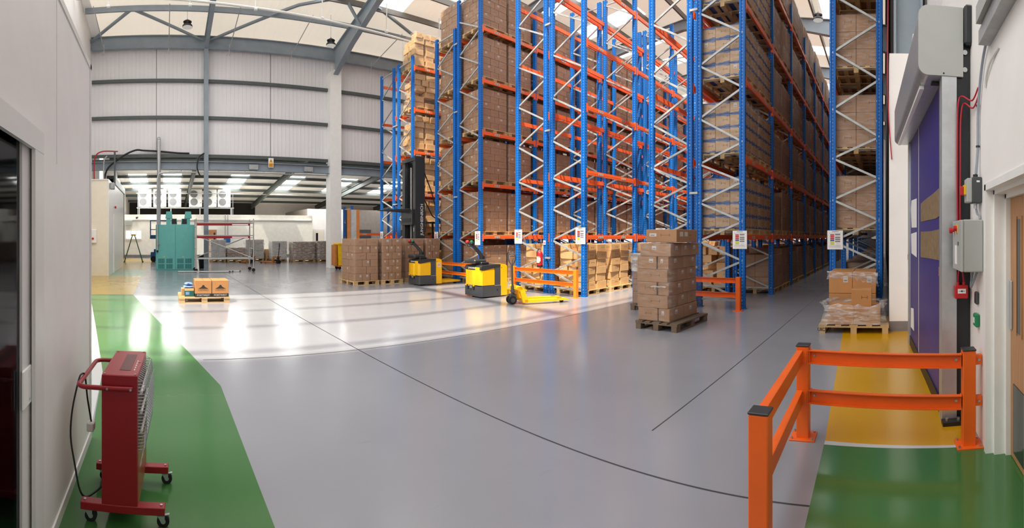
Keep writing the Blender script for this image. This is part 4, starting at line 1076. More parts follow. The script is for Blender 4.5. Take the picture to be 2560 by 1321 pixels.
m = MB(); pts = [(-.02, -.235, .45), (.0, -.255, .60), (.08, -.252, .76), (.12, -.262, .785), (.16, -.272, .76), (.20, -.300, .60), (.22, -.305, .45), (.24, -.275, .30), (.23, -.25, .16), (.19, -.22, .10), (.14, -.16, .12), (.12, -.12, .16)]
def smooth(P, n=5):
    P = [Vector(p) for p in P]; out = []
    for i in range(len(P) - 1):
        a, b_, c, d_ = P[max(i - 1, 0)], P[i], P[i + 1], P[min(i + 2, len(P) - 1)]
        for k in range(n):
            q = k / n; out.append(.5 * ((2 * b_) + (c - a) * q + (2 * a - 5 * b_ + 4 * c - d_) * q * q + (3 * b_ - a - 3 * c + d_) * q ** 3))
    return out + [P[-1]]
m.tube(smooth(pts), .0055, 'black', 7); cd = m.build('power_cord', t)
m = MB(); m.rbox((-.05, -.26, .395), (.01, -.215, .45), .006, 'paper'); o = m.build('plug', cd); o['label'] = 'white plug hanging from the black cord'

# bottle and bag in the dark room
m = MB(); m.lathe([(0, 0), (.045, 0), (.05, .02), (.05, .22), (.03, .27), (.018, .29), (.018, .32), (0, .32)], (0, 0, 0), 'bottle_blue', 16); m.lathe([(.0505, .06), (.0505, .16)], (0, 0, 0), 'label', 16); tag(m.build('water_bottle', None, (-2.36, -1.15, .013)), 'blue water bottle standing in the dark doorway', 'bottle')
m = MB(); m.tube([(-1.75, -1.0, .95), (-2.6, -1.6, 1.02)], .015, 'steel_dark'); m.tube([(-1.75, -1.02, .80), (-2.6, -1.62, .93)], .010, 'galv_dull')
for x, y, z in ((-1.75, -1.0, .95), (-2.6, -1.6, 1.02)): m.tube([(x, y, .013), (x, y, z)], .015, 'steel_dark')
tag(m.build('dark_frame', None), 'dark metal rail frame inside the unlit room', 'frame')

# ---------------------------------------------------------------- near orange barrier
def barrier(name_label, pts, hgt=.73, post=.10, caps=True, wall=None, paint='barrier_orange'):
    t = thing('safety_barrier', name_label, 'barrier', (pts[0][0], pts[0][1], 0)); ox, oy = pts[0]
    P = [(x - ox, y - oy) for x, y in pts]
    for i, (x, y) in enumerate(P):
        m = MB(); m.rbox((x - post / 2, y - post / 2, .0), (x + post / 2, y + post / 2, hgt), .006, paint); po = m.build('post', t)
        if caps: m = MB(); m.rbox((x - post / 2 - .003, y - post / 2 - .003, hgt), (x + post / 2 + .003, y + post / 2 + .003, hgt + .012), .003, 'fork_dark'); o = m.build('cap', po); o['label'] = 'black plastic cap'
        m = MB(); m.rbox((x - .10, y - .09, 0), (x + .10, y + .09, .012), .002, paint)
        for sx in (-1, 1):
            for sy in (-1, 1): m.cyl((x + sx * .08, y + sy * .07, .012), (x + sx * .08, y + sy * .07, .026), .009, 'bolt', 8)
        m.build('base_plate', t)
    for (a, b_) in zip(P, P[1:]):
        a, b_ = Vector((*a, 0)), Vector((*b_, 0)); d = (b_ - a).normalized(); n = Vector((-d.y, d.x, 0)); a2, b2 = a + d * (post / 2 + .004), b_ - d * (post / 2 + .004)
        for z0 in (.60, .285):
            m = MB(); z1 = z0 + .105
            m.bar(a2 + Vector((0, 0, z0 + .052)), b2 + Vector((0, 0, z0 + .052)), .006, .105, paint); sd = n * (-1 if n.y > 0 or n.x > 0 else 1)
            for zz in (z0 + .003, z1 - .003): m.bar(a2 + Vector((0, 0, zz)) + sd * .022, b2 + Vector((0, 0, zz)) + sd * .022, .044, .007, paint)
            for e, s in ((a2, 1), (b2, -1)):
                q = e + d * s * .04 + Vector((0, 0, z0 + .058)); m.cyl(q, q + sd * .012, .010, 'bolt', 8); m.bar(e + d * s * .003 + Vector((0, 0, z0 + .052)), e + d * s * .009 + Vector((0, 0, z0 + .052)), .07, .10, paint)
            m.build('rail', t)
    if wall:
        for z in (.66, .345):
            m = MB(); m.box((wall[0] - ox, wall[1] - oy - .03, z - .04), (wall[0] - ox + .05, wall[1] - oy + .01, z + .035), paint); m.cyl((wall[0] - ox + .025, wall[1] - oy - .031, z), (wall[0] - ox + .025, wall[1] - oy - .045, z), .01, 'bolt', 8); m.build('wall_bracket', t)
    return t
barrier('orange corner barrier with black caps on three posts, around the yellow and green floor paint', [(-.605, 2.19), (-.64, 3.60), (.645, 3.46)], wall=(.695, 3.46))
barrier('sunlit orange barrier in front of the empty-topped rack and fire extinguisher', [(-9.80, 9.38), (-7.46, 9.36)], caps=False, paint='barrier_amber')
barrier('orange barrier half hidden behind the lone carton stack, guarding the blue-banded rack', [(-4.18, 9.36), (-3.08, 9.36)], caps=False)
barrier('shaded orange barrier between the two yellow electric pallet trucks', [(-13.70, 9.36), (-11.72, 9.36)], caps=False, paint='barrier_amber')

# ---------------------------------------------------------------- notices on the rack posts
def notice(label, x, z, w_=.30, h=.40, y=Y0 - .012):
    m = MB(); m.box((-w_ / 2, -.003, -h / 2), (w_ / 2, .0, h / 2), 'paper'); o = m.build('load_notice', None, (x, y, z)); tag(o, label, 'sign')
    m = MB(); Y = -.0045; s = h / .40
    def r(x0, z0, x1, z1, mat): m.box((x0 * w_, Y, z0 * h), (x1 * w_, -.003, z1 * h), mat)
    [r(-.20 + k * .042, .425, -.20 + k * .042 + .03, .448 + .012 * (k % 2), 'ink') for k in range(10)]
    r(-.38, .355, .40, .365, 'ink_grey')
    for k, c in enumerate(('sign_red', 'sign_red', 'sign_red', 'sign_blue', 'sign_yellow', 'sign_yellow')): r(-.31, .225 - k * .095, -.05, .30 - k * .095, c)
    for k, q in enumerate((.0, .145, .25, .36)): r(0.0, .245 - q, .33, .32 - q, 'ink_grey')
    for k in range(4): r(.08, -.16 - k * .055, .30, -.155 - k * .055, 'ink_grey')
    for k in range(3): r(-.38, -.30 - k * .05, .38, -.292 - k * .05, 'ink_grey')
    m.build('print', o); return o
notice('white load notice with red, blue and yellow bars on the end rack', -1.03, 1.53, .33, .40)
notice('white load notice with coloured bars on the blue-banded rack post', -3.13, 1.53, .33, .40)
notice('white load notice on the sunlit post above the barrier end by the aisle', -7.50, 1.62, .33, .44)
notice('white load notice on the sunlit post above the far barrier post', -9.86, 1.60, .32, .42)
notice('white load notice on the shaded rack post behind the sunlit pallet truck', -11.80, 1.55, .28, .46)
notice('white load notice on the shaded inner rack post behind the first yellow truck', -14.25, 1.57, .24, .42)
notice('white load notice on the empty end rack above the brown stacks', -18.72, 1.64, .26, .38)
notice('white load notice partly hidden behind the loose top carton', -5.10, 1.66, .26, .28)
m = MB(); m.box((-.17, -.003, -.14), (.17, 0, .14), 'paper'); o = m.build('text_notice', None, (-5.28, Y0 - .012, 1.44)); tag(o, 'plain white sheet of typed lines beside the lone carton stack', 'sign')
m = MB()
for k, (u, q) in enumerate(((.13, .085), (.10, .045), (.06, .02), (.09, -.005), (.06, -.045))): m.box((-u, -.0045, q), (u, -.003, q + .010), 'ink')
m.build('print', o)
m = MB(); m.box((-.05, -.003, -.06), (.05, 0, .06), 'paper'); m.box((-.03, -.0045, -.03), (.0, -.003, .03), 'sign_red'); m.box((.01, -.0045, -.03), (.04, -.003, .01), 'sign_blue'); tag(m.build('extinguisher_sign', None, (-8.80, Y0 - .012, 1.43)), 'small white sign with red and blue marks above the fire extinguisher', 'sign')

t = thing('fire_extinguisher', 'red fire extinguisher hung on the sunlit blue rack post', 'fire extinguisher', (-8.86, 9.485, .74))
m = MB(); m.lathe([(0, 0), (.078, 0), (.082, .02), (.082, .36), (.07, .42), (.03, .455), (0, .455)], (0, 0, 0), 'red', 18); m.build('cylinder_body', t)
m = MB(); m.box((-.05, -.0835, .12), (.06, -.06, .30), 'label'); m.box((.02, -.085, .16), (.075, -.05, .26), 'paper'); m.build('label_plate', t)
m = MB(); m.cyl((0, 0, .45), (0, 0, .49), .022, 'galv', 10); m.box((-.07, -.012, .485), (.03, .012, .50), 'black'); m.box((-.08, -.012, .512), (.02, .012, .526), 'black'); m.build('valve', t)
m = MB(); m.tube(smooth([(-.02, 0, .48), (-.075, -.02, .46), (-.10, -.02, .36), (-.098, -.02, .2), (-.095, -.02, .08)]), .011, 'black', 7); m.build('hose', t)
m = MB(); m.lathe([(.083, .0), (.083, .05)], (0, 0, 0), 'black', 18); m.build('base_band', t); m = MB(); m.box((-.02, .08, .3), (.02, .125, .34), 'galv'); m.build('bracket', t)

# ---------------------------------------------------------------- roller shutter door, its hood, controls
DA = math.atan2(.135, 3.0)
t = thing('roller_shutter_door', 'blue high-speed roller door with paper-covered windows and a pale metal hood', 'roller door', (.53, 3.90, 0), DA)
m = MB(); m.box((-.008, .14, .10), (.0, 2.86, 2.98), 'curtain_blue'); cu = m.build('curtain', t)
m = MB()
for y in (1.86,): m.box((-.012, y - .012, .1), (-.008, y + .012, 2.98), 'panel_trim')
m.build('curtain_seam', cu)
def patch(name, pts, mat): 
    m = MB(); m.prism(pts, 'x', -.0125, -.0085, mat); return m.build(name, cu)
patch('window_cover', [(.17, 1.80), (.45, 1.775), (1.62, 1.78), (1.66, 1.90), (1.63, 2.00), (1.1, 2.02), (.62, 2.03), (.17, 2.05)], 'brown_paper')
patch('window_cover', [(.17, 1.385), (.9, 1.37), (1.64, 1.35), (1.66, 1.5), (1.63, 1.66), (.9, 1.655), (.17, 1.67)], 'brown_paper')
patch('window_cover', [(2.08, 1.72), (2.68, 1.73), (2.78, 2.0), (2.7, 2.12), (2.08, 2.10)], 'paper')
patch('window_cover', [(2.08, 1.33), (2.70, 1.36), (2.76, 1.64), (2.08, 1.66)], 'paper')
patch('window_cover', [(2.4, .30), (2.80, .28), (2.78, .56), (2.45, .60)], 'paper')
m = MB(); m.box((-.022, .14, .006), (.012, 2.86, .14), 'black'); m.build('bottom_seal', cu)
for y0, nm in ((0.0, 'guide_rail'), (2.86, 'guide_rail')):
    m = MB(); m.box((-.035, y0, .0), (.095, y0 + .14, 2.98), 'galv'); m.box((-.037, y0 + .05, .0), (-.033, y0 + .06, 2.97), 'galv_dull'); m.box((-.040, y0 + .142, 1.25), (-.01, y0 + .15, 1.33), 'stacker_orange'); m.build(nm, t)
m = MB(); m.box((-.04, -.09, 0), (.2, .0, .035), 'black'); m.cyl((.0, -.05, .035), (.0, -.05, .06), .014, 'bolt', 8); m.cyl((.1, -.05, .035), (.1, -.05, .06), .014, 'bolt', 8); m.build('foot_plate', t)
r_ = .085; x0, x1, z0, z1 = -.235, .150, 2.985, 3.575
prof = [(x1, z0), (x1, z1)] + [(x0 + r_ + r_ * math.cos(a), z1 - r_ + r_ * math.sin(a)) for a in [math.pi / 2 + k * math.pi / 12 for k in range(7)]] + [(x0 + r_ + r_ * math.cos(a), z0 + r_ + r_ * math.sin(a)) for a in [math.pi + k * math.pi / 12 for k in range(7)]]
m = MB(); m.prism(prof, 'y', .012, 3.02, 'galv'); hd = m.build('hood', t)
m = MB(); m.prism([(x0 - .004 + (x - x0) * 1.012, z0 - .004 + (z - z0) * 1.012) for x, z in prof], 'y', -.01, .011, 'box_grey'); m.cyl((-.02, -.012, 3.0), (-.02, -.01, 3.0), .008, 'black', 8); m.build('end_plate', hd)
m = MB(); m.box((-.19, .3, 2.955), (-.15, 2.9, 2.986), 'white_gloss'); m.box((-.1, .15, 2.965), (.1, .22, 2.986), 'black'); m.build('hood_lip', hd)
t2 = m = MB(); m.rbox((.155, -.05, 3.25), (.285, .35, 3.60), .02, 'black_gloss'); m.build('motor', t)
m = MB(); m.box((.10, .02, 0), (.215, .12, 3.30), 'black_gloss')
for z in (3.05, 3.2): m.cyl((.17, .02, z), (.17, .005, z), .022, 'bolt', 12)
m.build('side_plate', t)

def at_wall(y, z): return (.75, y, z)
t = thing('control_cabinet', 'grey door control cabinet with red and yellow rotary switch beside the blue shutter', 'control box', (.75, 3.40, 1.33))
m = MB(); m.rbox((-.15, 0, 0), (-.002, .42, .40), .008, 'box_grey'); m.build('enclosure', t)
m = MB(); m.rbox((-.172, .0, .003), (-.1515, .42, .397), .004, 'box_grey'); m.box((-.174, .2, .05), (-.172, .3, .2), 'paper'); m.box((-.175, .12, .20), (-.172, .15, .23), 'black'); m.build('door', t)
m = MB(); m.box((-.176, .16, .30), (-.168, .23, .37), 'yellow_plastic'); m.cyl((-.176, .195, .335), (-.20, .195, .335), .022, 'red', 14); o = m.build('rotary_switch', t); o['label'] = 'red and yellow rotary switch'
m = MB(); m.cyl((-.168, .32, .32), (-.19, .32, .32), .012, 'red', 12); m.cyl((-.19, .32, .32), (-.215, .32, .32), .024, 'red', 14); o = m.build('stop_button', t); o['label'] = 'red mushroom stop button'
t = thing('isolator_switch', 'small grey isolator with yellow and red handle above the control cabinet', 'switch', (.75, 3.44, 1.86))
m = MB(); m.rbox((-.075, 0, 0), (-.002, .14, .20), .006, 'fork_grey'); m.box((-.045, -.001, .158), (-.02, .001, .172), 'paper'); m.build('enclosure', t)
m = MB(); m.rbox((-.118, .01, .004), (-.075, .13, .19), .006, 'box_grey'); m.build('cover', t)
m = MB(); m.box((-.135, .035, .065), (-.118, .105, .14), 'yellow_plastic'); m.rbox((-.165, .055, .06), (-.135, .085, .13), .005, 'red'); m.build('handle', t)
m = MB(); m.cyl((-.04, .07, .20), (-.04, .07, .225), .02, 'black', 12); m.build('gland', t); m = MB(); m.cyl((-.04, .07, -.04), (-.04, .07, 0), .014, 'galv', 10); m.build('gland', t)
t = thing('call_point', 'red break-glass fire call point below the control cabinet', 'fire alarm', (.60, 3.845, 1.07))
m = MB(); m.rbox((0, 0, 0), (.115, .05, .115), .008, 'red'); m.build('box', t)
m = MB(); m.box((.025, -.002, .045), (.095, .0005, .085), 'paper'); m.box((.035, -.003, .063), (.085, -.001, .067), 'ink'); m.cyl((.06, -.003, .065), (.06, -.001, .065), .008, 'ink', 8); m.build('glass_pane', t)
m = MB(); m.cyl((.03, .025, .115), (.03, .025, .14), .012, 'red', 10); m.build('gland', t); m = MB(); m.cyl((.08, .025, .115), (.08, .025, .14), .012, 'red', 10); m.build('gland', t)
m = MB(); m.rbox((-.028, 0, 0), (-.001, .07, .10), .008, 'fork_grey'); m.box((-.0295, .01, .012), (-.028, .06, .088), 'black_gloss'); tag(m.build('card_reader', None, (.75, 3.55, 1.06)), 'small dark card reader on the white wall above the green release box', 'card reader')
t = thing('door_release', 'green emergency door release box on the white wall', 'release box', (.75, 3.52, .885))
m = MB(); m.rbox((-.04, 0, 0), (-.001, .095, .105), .010, 'green_plastic'); m.build('box', t)
m = MB(); m.box((-.041, .025, .03), (-.040, .07, .075), 'paper'); m.build('glass_pane', t)
m = MB(); m.rbox((-.02, 0, 0), (-.001, .03, .055), .003, 'red'); tag(m.build('alarm_tab', None, (.44, 7.3, 1.06)), 'small red tab on the white wall behind the shutter door', 'alarm')
# red cables and conduits
m = MB(); m.tube(smooth([(.74, 3.55, 2.78), (.72, 3.7, 2.72), (.66, 3.86, 2.80), (.63, 3.875, 2.70), (.625, 3.88, 2.2), (.628, 3.88, 1.75), (.64, 3.87, 1.4), (.63, 3.86, 1.25), (.63, 3.87, 1.205)]), .007, 'red_cable', 7); tag(m.build('red_cable', None), 'red fire cable entering the call point on its shutter side', 'cable', None)
m = MB(); m.tube(smooth([(.745, 3.5, 2.74), (.73, 3.7, 2.66), (.68, 3.86, 2.74), (.655, 3.875, 2.6), (.652, 3.88, 2.2), (.65, 3.88, 1.75), (.66, 3.87, 1.4), (.675, 3.86, 1.25), (.68, 3.87, 1.205)]), .007, 'red_cable', 7); tag(m.build('red_cable', None), 'red fire cable entering the call point on its cabinet side', 'cable', None)
m = MB(); m.tube(smooth([(.10, 7.70, 11.0), (.08, 7.70, 7), (.06, 7.70, 4.5), (.08, 7.71, 3.6), (.13, 7.715, 2.9)]), .009, 'red_cable', 7); tag(m.build('red_cable', None), 'long red cable dropping down the plastered pier behind the hood', 'cable')
m = MB(); m.tube(smooth([(.73, 3.17, 3.0), (.73, 3.25, 2.98), (.73, 3.38, 2.86), (.73, 3.50, 2.6), (.73, 3.515, 2.3), (.715, 3.512, 2.09)]), .011, 'conduit', 8)
for z in (2.30, 2.62): m.cyl((.73, 3.512, z), (.73, 3.513, z + .012), .016, 'black', 10)
tag(m.build('conduit', None), 'grey conduit running down to the isolator from the trunking', 'conduit')
m = MB(); m.tube(smooth([(.715, 3.51, 1.815), (.72, 3.49, 1.78), (.735, 3.47, 1.76), (.735, 3.46, 1.734)]), .009, 'conduit', 7); tag(m.build('flexible_conduit', None), 'short flexible conduit between isolator and control cabinet', 'conduit')
m = MB(); m.tube(smooth([(.72, 3.5, 1.325), (.70, 3.53, 1.25), (.69, 3.58, 1.2), (.7, 3.64, 1.22), (.72, 3.66, 1.325)]), .010, 'conduit', 7); tag(m.build('flexible_conduit', None), 'grey looped flexible conduit hanging under the control cabinet', 'conduit')
t = thing('cable_trunking', 'grey two-part cable trunking high on the white wall above the timber door', 'trunking', (.75, 1.0, 2.96))
m = MB(); m.box((-.085, 0, 0), (-.001, 2.18, .10), 'galv_dull'); m.build('lower_channel', t)
m = MB(); m.box((-.12, 0, .11), (-.001, 2.10, .23), 'box_grey'); m.build('upper_channel', t)
m = MB(); m.tube(smooth([(.748, 2.9, 2.84), (.735, 3.1, 2.82), (.738, 3.25, 2.76), (.742, 3.3, 2.70)]), .009, 'white_pipe', 7); tag(m.build('white_cable', None), 'white cable looping below the end of the trunking', 'cable')

# ---------------------------------------------------------------- high-bay lamps and sprinkler pipes
def lamp(label, x, y, z, r=.22):
    t = thing('high_bay_lamp', label, 'lamp', (x, y, z))
    m = MB(); m.lathe([(r, -.10), (r * 1.02, -.04), (r * .9, 0), (r * .62, .03), (r * .60, .16), (r * .45, .20), (0, .20)], (0, 0, 0), 'lamp_black', 20)
    for k in range(16):
        a = 2 * math.pi * k / 16; m.bar((r * .55 * math.cos(a), r * .55 * math.sin(a), .10), (r * .74 * math.cos(a), r * .74 * math.sin(a), .08), .012, .14, 'lamp_black')
    m.build('lamp_housing', t)
    m = MB(); m.lathe([(0, -.085), (r * .9, -.085), (r * .98, -.10)], (0, 0, 0), 'lamp_lens', 20); m.build('lens', t)
    m = MB(); m.tube([(0, 0, .2), (.03, 0, .26), (0, 0, .30), (-.03, 0, .26), (0, 0, .2)], .008, 'lamp_black', 6); m.tube([(0, 0, .3), (0, 0, roof_z(x) - z - .05)], .008, 'galv_dull', 6); m.build('hanger', t)
lamp('black high-bay lamp hanging over the teal cabinet', -20.0, 1.0, 10.86)
lamp('black high-bay lamp hanging just before the large rafter above the white column', -19.6, 7.45, 10.45)
lamp('black high-bay lamp over the long aisle beside the end rack', -2.87, 19.8, 11.15)
t = thing('sprinkler_pipe', 'white sprinkler main with droppers running under the roof towards the pale cartons', 'pipe', (-17.85, 0, 10.62))
m = MB(); m.tube([(0, -3.5, .42), (0, .25, .25), (0, 3, .10), (0, 12.6, -.25)], .05, 'white_pipe', 10); mp = m.build('main_pipe', t)
for k, y in enumerate((-2.2, 1.0, 3.6, 6.4, 9.4, 12.2)):
    m = MB(); m.cyl((0, y, .02), (0, y, roof_z(-17.85) - 10.75), .025, 'white_pipe', 8); m.cyl((0, y - .06, .03), (0, y + .06, .03), .062, 'white_pipe', 10); m.build('hanger', t)
for k, y in enumerate((-2.8, .2, 3.0, 6.0, 10.2)):
    m = MB(); m.tube([(0, y, .08), (-3.2, y, -.32)], .02, 'galv_dull', 6); m.tube([(-3.2, y, -.1), (-3.2, y, -.62)], .016, 'galv_dull', 6); m.tube([(-3.2, y, -.38), (-3.2, y - .12, -.62)], .012, 'galv_dull', 6); m.build('branch_pipe', t)

# ---------------------------------------------------------------- far left: plant, tower, ladder, lift
t = thing('plant_cabinet', 'turquoise double-door plant cabinet with two ducts on its top', 'cabinet', (-21.7, -.42, 0))
m = MB(); m.box((-.8, 0, 0), (0, 1.86, 2.17), 'teal'); m.build('casing', t)
for k in range(2):
    y0 = .04 + k * .90; m = MB(); m.rbox((0, y0, .04), (.025, y0 + .88, 2.13), .004, 'teal'); dr = m.build('door', t)
    m = MB()
    for i in range(2):
        for j in range(2):
            a, b_ = y0 + .08 + i * .38, .08 + j * .26
            for q in range(7): m.box((.0255, a + q * .044, b_), (.0275, a + q * .044 + .032, b_ + .22), 'teal_dark')
    m.build('vent', dr)
    m = MB(); m.box((.0255, y0 + .31, .62), (.028, y0 + .41, .66), 'sign_yellow'); m.build('warning_label', dr)
for k, (y, s) in enumerate(((.66, 1), (1.58, -1))):
    m = MB(); m.box((-.6, y - .16, 2.17), (-.15, y + .06 , 2.50), 'teal'); m.prism([(y - .20, 2.48), (y + .14, 2.48), (y + .10, 2.80), (y - .16, 2.80)], 'x', -.62, -.12, 'teal'); m.prism([(y + .08 * s, 2.17), (y + .36 * s, 2.17), (y + .34 * s, 2.46), (y + .08 * s, 2.46)], 'x', -.5, -.1, 'teal'); m.prism([(y + .10 * s, 2.20), (y + .34 * s, 2.20), (y + .32 * s, 2.44), (y + .10 * s, 2.44)], 'x', -.102, -.095, 'black'); m.build('duct', t)
t = thing('flue_pipe', 'tall silver flue pipe rising from the turquoise cabinet up the clad wall', 'pipe', (-21.75, -.19, 0))
m = MB(); m.tube(smooth([(-.05, -.08, 2.175), (-.05, -.08, 5.9), (-.05, -.08, 6.2), (-.1, -.08, 6.28), (-.52, -.08, 6.3)], 6), .085, 'galv', 14)
for z in (2.6, 3.7, 4.8, 5.9): m.cyl((-.05, -.08, z), (-.05, -.08, z + .06), .095, 'galv', 14)
m.build('main_flue', t)
m = MB(); m.tube(smooth([(.16, -.15, .95), (.16, -.15, 1.4), (.16, -.15, 3.9), (.12, -.1, 4.5), (.10, .1, 4.62), (.0, .7, 4.64)]), .035, 'galv', 8); m.build('side_pipe', t)
m = MB(); m.cyl((.16, -.15, 1.2), (.16, -.15, 1.45), .05, 'galv_dull', 10); m.bar((.16, -.15, 1.22), (.16, -.01, 1.22), .02, .02, 'red'); m.build('valve', t); m = MB(); m.cyl((.16, -.15, .86), (.16, -.15, .96), .045, 'black', 10); m.build('end_cap', t)

t = thing('scaffold_tower', 'aluminium scaffold tower on castors with two red-edged platforms', 'scaffold', (-20.55, 1.42, 0))
LX, LY = -.95, 2.62
for x in (0, LX):
    for y in (0, LY):
        m = MB(); m.tube([(x, y, .16), (x, y, 2.42)], .028, 'alu', 8); m.build('upright', t)
        m = MB(); m.cyl((x - .03, y, .08), (x + .03, y, .08), .079, 'rubber', 14); m.bar((x, y, .08), (x, y, .20), .09, .05, 'galv'); m.build('caster', t)
for y in (0, LY):
    for z in (.55, 1.05, 1.55, 2.05, 2.35): m = MB(); m.tube([(0, y, z), (LX, y, z)], .018, 'alu', 6); m.build('rung', t)
m = MB()
for x in (0, LX): m.tube([(x, 0, .60), (x, LY, .60)], .024, 'alu', 8)
m.build('ledger', t)
m = MB(); m.tube([(.03, .04, 1.62), (.03, LY - .04, .62)], .02, 'alu', 8); m.build('brace', t)
m = MB(); m.tube([(LX, .04, .62), (LX, LY - .04, 1.62)], .02, 'alu', 8); m.build('brace', t)
for z in (2.20, 1.63):
    m = MB(); m.box((LX + .1, .03, z), (.03, LY - .03, z + .03), 'alu'); m.box((.03, .03, z - .10), (.06, LY - .18, z - .005), 'heater_red'); m.box((.0605, LY * .62, z - .085), (.0625, LY * .9, z - .03), 'paper'); m.box((.0, .03, z + .02), (.07, LY - .03, z + .045), 'alu'); m.build('platform', t)
for k, (y0, y1, x) in enumerate(((-.7, 2.1, .48), (.3, 1.75, .58), (.3, 1.6, .66))):
    m = MB(); m.tube([(-20.85 + x, 1.3 + y0, .045), (-20.85 + x, 1.3 + y1, .045)], .024, 'alu', 8); m.cyl((-20.85 + x, 1.3 + y1 - .05, .045), (-20.85 + x, 1.3 + y1 + .02, .045), .03, 'fork_dark', 8)
    tag(m.build('scaffold_tube', None), ('longest loose tube on the floor before the scaffold tower', 'loose short tube lying between the longest and the outermost tube', 'outermost loose short tube on the floor before the tower')[k], 'tube')
t = thing('waste_bin', 'black open waste bin standing behind the scaffold tower', 'bin', (-23.0, 1.93, 0))
m = MB(); m.lathe([(0, .004), (.19, .004), (.24, .62), (.25, .66), (.225, .66), (.18, .03), (0, .03)], (0, 0, 0), 'black', 20); m.build('bin_body', t)
m = MB(); m.lathe([(.24, .60), (.262, .62), (.262, .66), (.25, .67)], (0, 0, 0), 'black', 20); m.build('rim', t)

t = thing('step_ladder', 'green fibreglass step ladder with a yellow cap standing open on the yellow floor', 'ladder', (-28.75, -1.95, 0))
for s in (-1, 1):
    for x in (-.22, .22):
        m = MB(); m.bar((x * 1.2, s * .58, .0), (x * .6, s * .07, 1.68), .05, .03, 'ladder_green'); m.box((x * 1.2 - .035, s * .58 - .04, 0), (x * 1.2 + .035, s * .58 + .04, .04), 'black'); m.build('rail', t)
for k in range(5):
    z = .3 + k * .29; u = z / 1.68; m = MB(); m.bar((-.26 + .13 * u, -.58 + .51 * u, z), (.26 - .13 * u, -.58 + .51 * u, z), .08, .025, 'alu'); m.build('tread', t)
m = MB(); m.rbox((-.2, -.14, 1.66), (.2, .14, 1.74), .015, 'yellow_plastic'); m.build('top_cap', t)
m = MB(); m.bar((0, -.32, .85), (0, .32, .85), .02, .01, 'alu'); m.build('spreader', t)

t = thing('scissor_lift', 'blue scissor lift with raised guard rails behind the turquoise cabinet', 'scissor lift', (-29.3, -.38, 0))
m = MB(); m.rbox((-.4, -.5, .20), (.4, 1.1, .62), .03, 'lift_blue'); m.rbox((-.3, -.3, .62), (.3, 1.0, .8), .02, 'lift_blue'); m.build('chassis', t)
for x in (-.36, .36):
    for y in (-.32, .92): m = MB(); m.cyl((x - .06, y, .19), (x + .06, y, .19), .189, 'rubber', 16); m.build('wheel', t)
for k in range(5):
    m = MB(); z = .80 + k * .13
    for x in (-.22, .22): m.bar((x, .1, z), (x, .95, z + .12), .03, .05, 'black'); m.bar((x + .04, .95, z), (x + .04, .1, z + .12), .03, .05, 'black')
    m.build('scissor_arm', t)
m = MB(); m.box((-.4, -.55, 1.46), (.4, 1.15, 1.58), 'lift_blue'); m.box((.40, -.5, 1.50), (.42, .0, 1.70), 'lift_blue'); m.build('platform', t)
m = MB()
for x in (-.38, .38):
    for y in (-.52, .0, .55, 1.1): m.tube([(x, y, 1.58), (x, y, 2.62)], .022, 'lift_blue', 6)
    for z in (2.05, 2.62): m.tube([(x, -.52, z), (x, 1.1, z)], .022, 'lift_blue', 6)
for y in (-.52, 1.1):
    for z in (2.05, 2.62): m.tube([(-.38, y, z), (.38, y, z)], .022, 'lift_blue', 6)
m.build('guard_rail', t)

# condensers on a gantry above the offices
proto = None
for k, y in enumerate((-1.55, -.38, .80, 2.45, 3.60, 4.72)):
    lab = 'white twin-fan condenser, %s' % ('first from the cream enclosure', 'second from the cream enclosure, behind the flue', 'third from the cream enclosure', 'fourth, beside the grey steel post', 'fifth, just past the grey steel post', 'last of six, furthest from the flue')[k]
    if proto is None:
        t = proto = thing('condenser_unit', lab, 'air conditioner', (-36.2, y, 3.94), 0, 'condensers above the offices')
        m = MB(); m.rbox((-.17, -.51, 0), (.17, .51, 1.40), .02, 'white_gloss'); m.box((.171, .17, .1), (.174, .175, 1.3), 'ink_grey'); m.box((.171, .36, .3), (.174, .44, .36), 'ink_grey'); m.build('casing', t)
        for z in (.40, 1.02):
            m = MB(); m.cyl((.16, -.14, z), (.185, -.14, z), .29, 'galv_dull', 24)
            for q in range(5): m.tube([(.19, -.14 + (.05 + .055 * q) * math.cos(a * math.pi / 8), z + (.05 + .055 * q) * math.sin(a * math.pi / 8)) if False else (.19, -.14 + (.05 + .055 * q) * math.cos(2 * math.pi * a / 16), z + (.05 + .055 * q) * math.sin(2 * math.pi * a / 16)) for a in range(16)], .008, 'fork_grey', 4, True)
            m.build('fan_grille', t)
        m = MB(); m.box((-.15, -.45, -.04), (.15, -.35, 0), 'black'); m.build('foot', t); m = MB(); m.box((-.15, .35, -.04), (.15, .45, 0), 'black'); m.build('foot', t)
    else: dup(proto, (-36.2, y, 3.94), None, lab)
t = thing('steel_gantry', 'slim galvanised gantry carrying the condensers above the office roof', 'gantry', (-36.2, 1.6, 3.28))
m = MB()
for x in (-.2, .2): m.box((x - .03, -3.8, .56), (x + .03, 3.9, .62), 'galv_dull')
m.build('bearer', t)
for y in (-3.6, -1.1, 1.2, 3.7):
    for x in (-.2, .2): m = MB(); m.box((x - .03, y - .03, 0), (x + .03, y + .03, .56), 'galv_dull'); m.build('leg', t)
m = MB(); m.tube([(.3, -3.8, 1.72), (.3, 9.6, 1.72)], .03, 'galv', 8); m.tube([(.3, -3.7, .0), (.3, -3.7, 1.72)], .02, 'galv', 6); m.tube([(.3, 3.8, .0), (.3, 3.8, 1.72)], .02, 'galv', 6); m.build('rail', t)

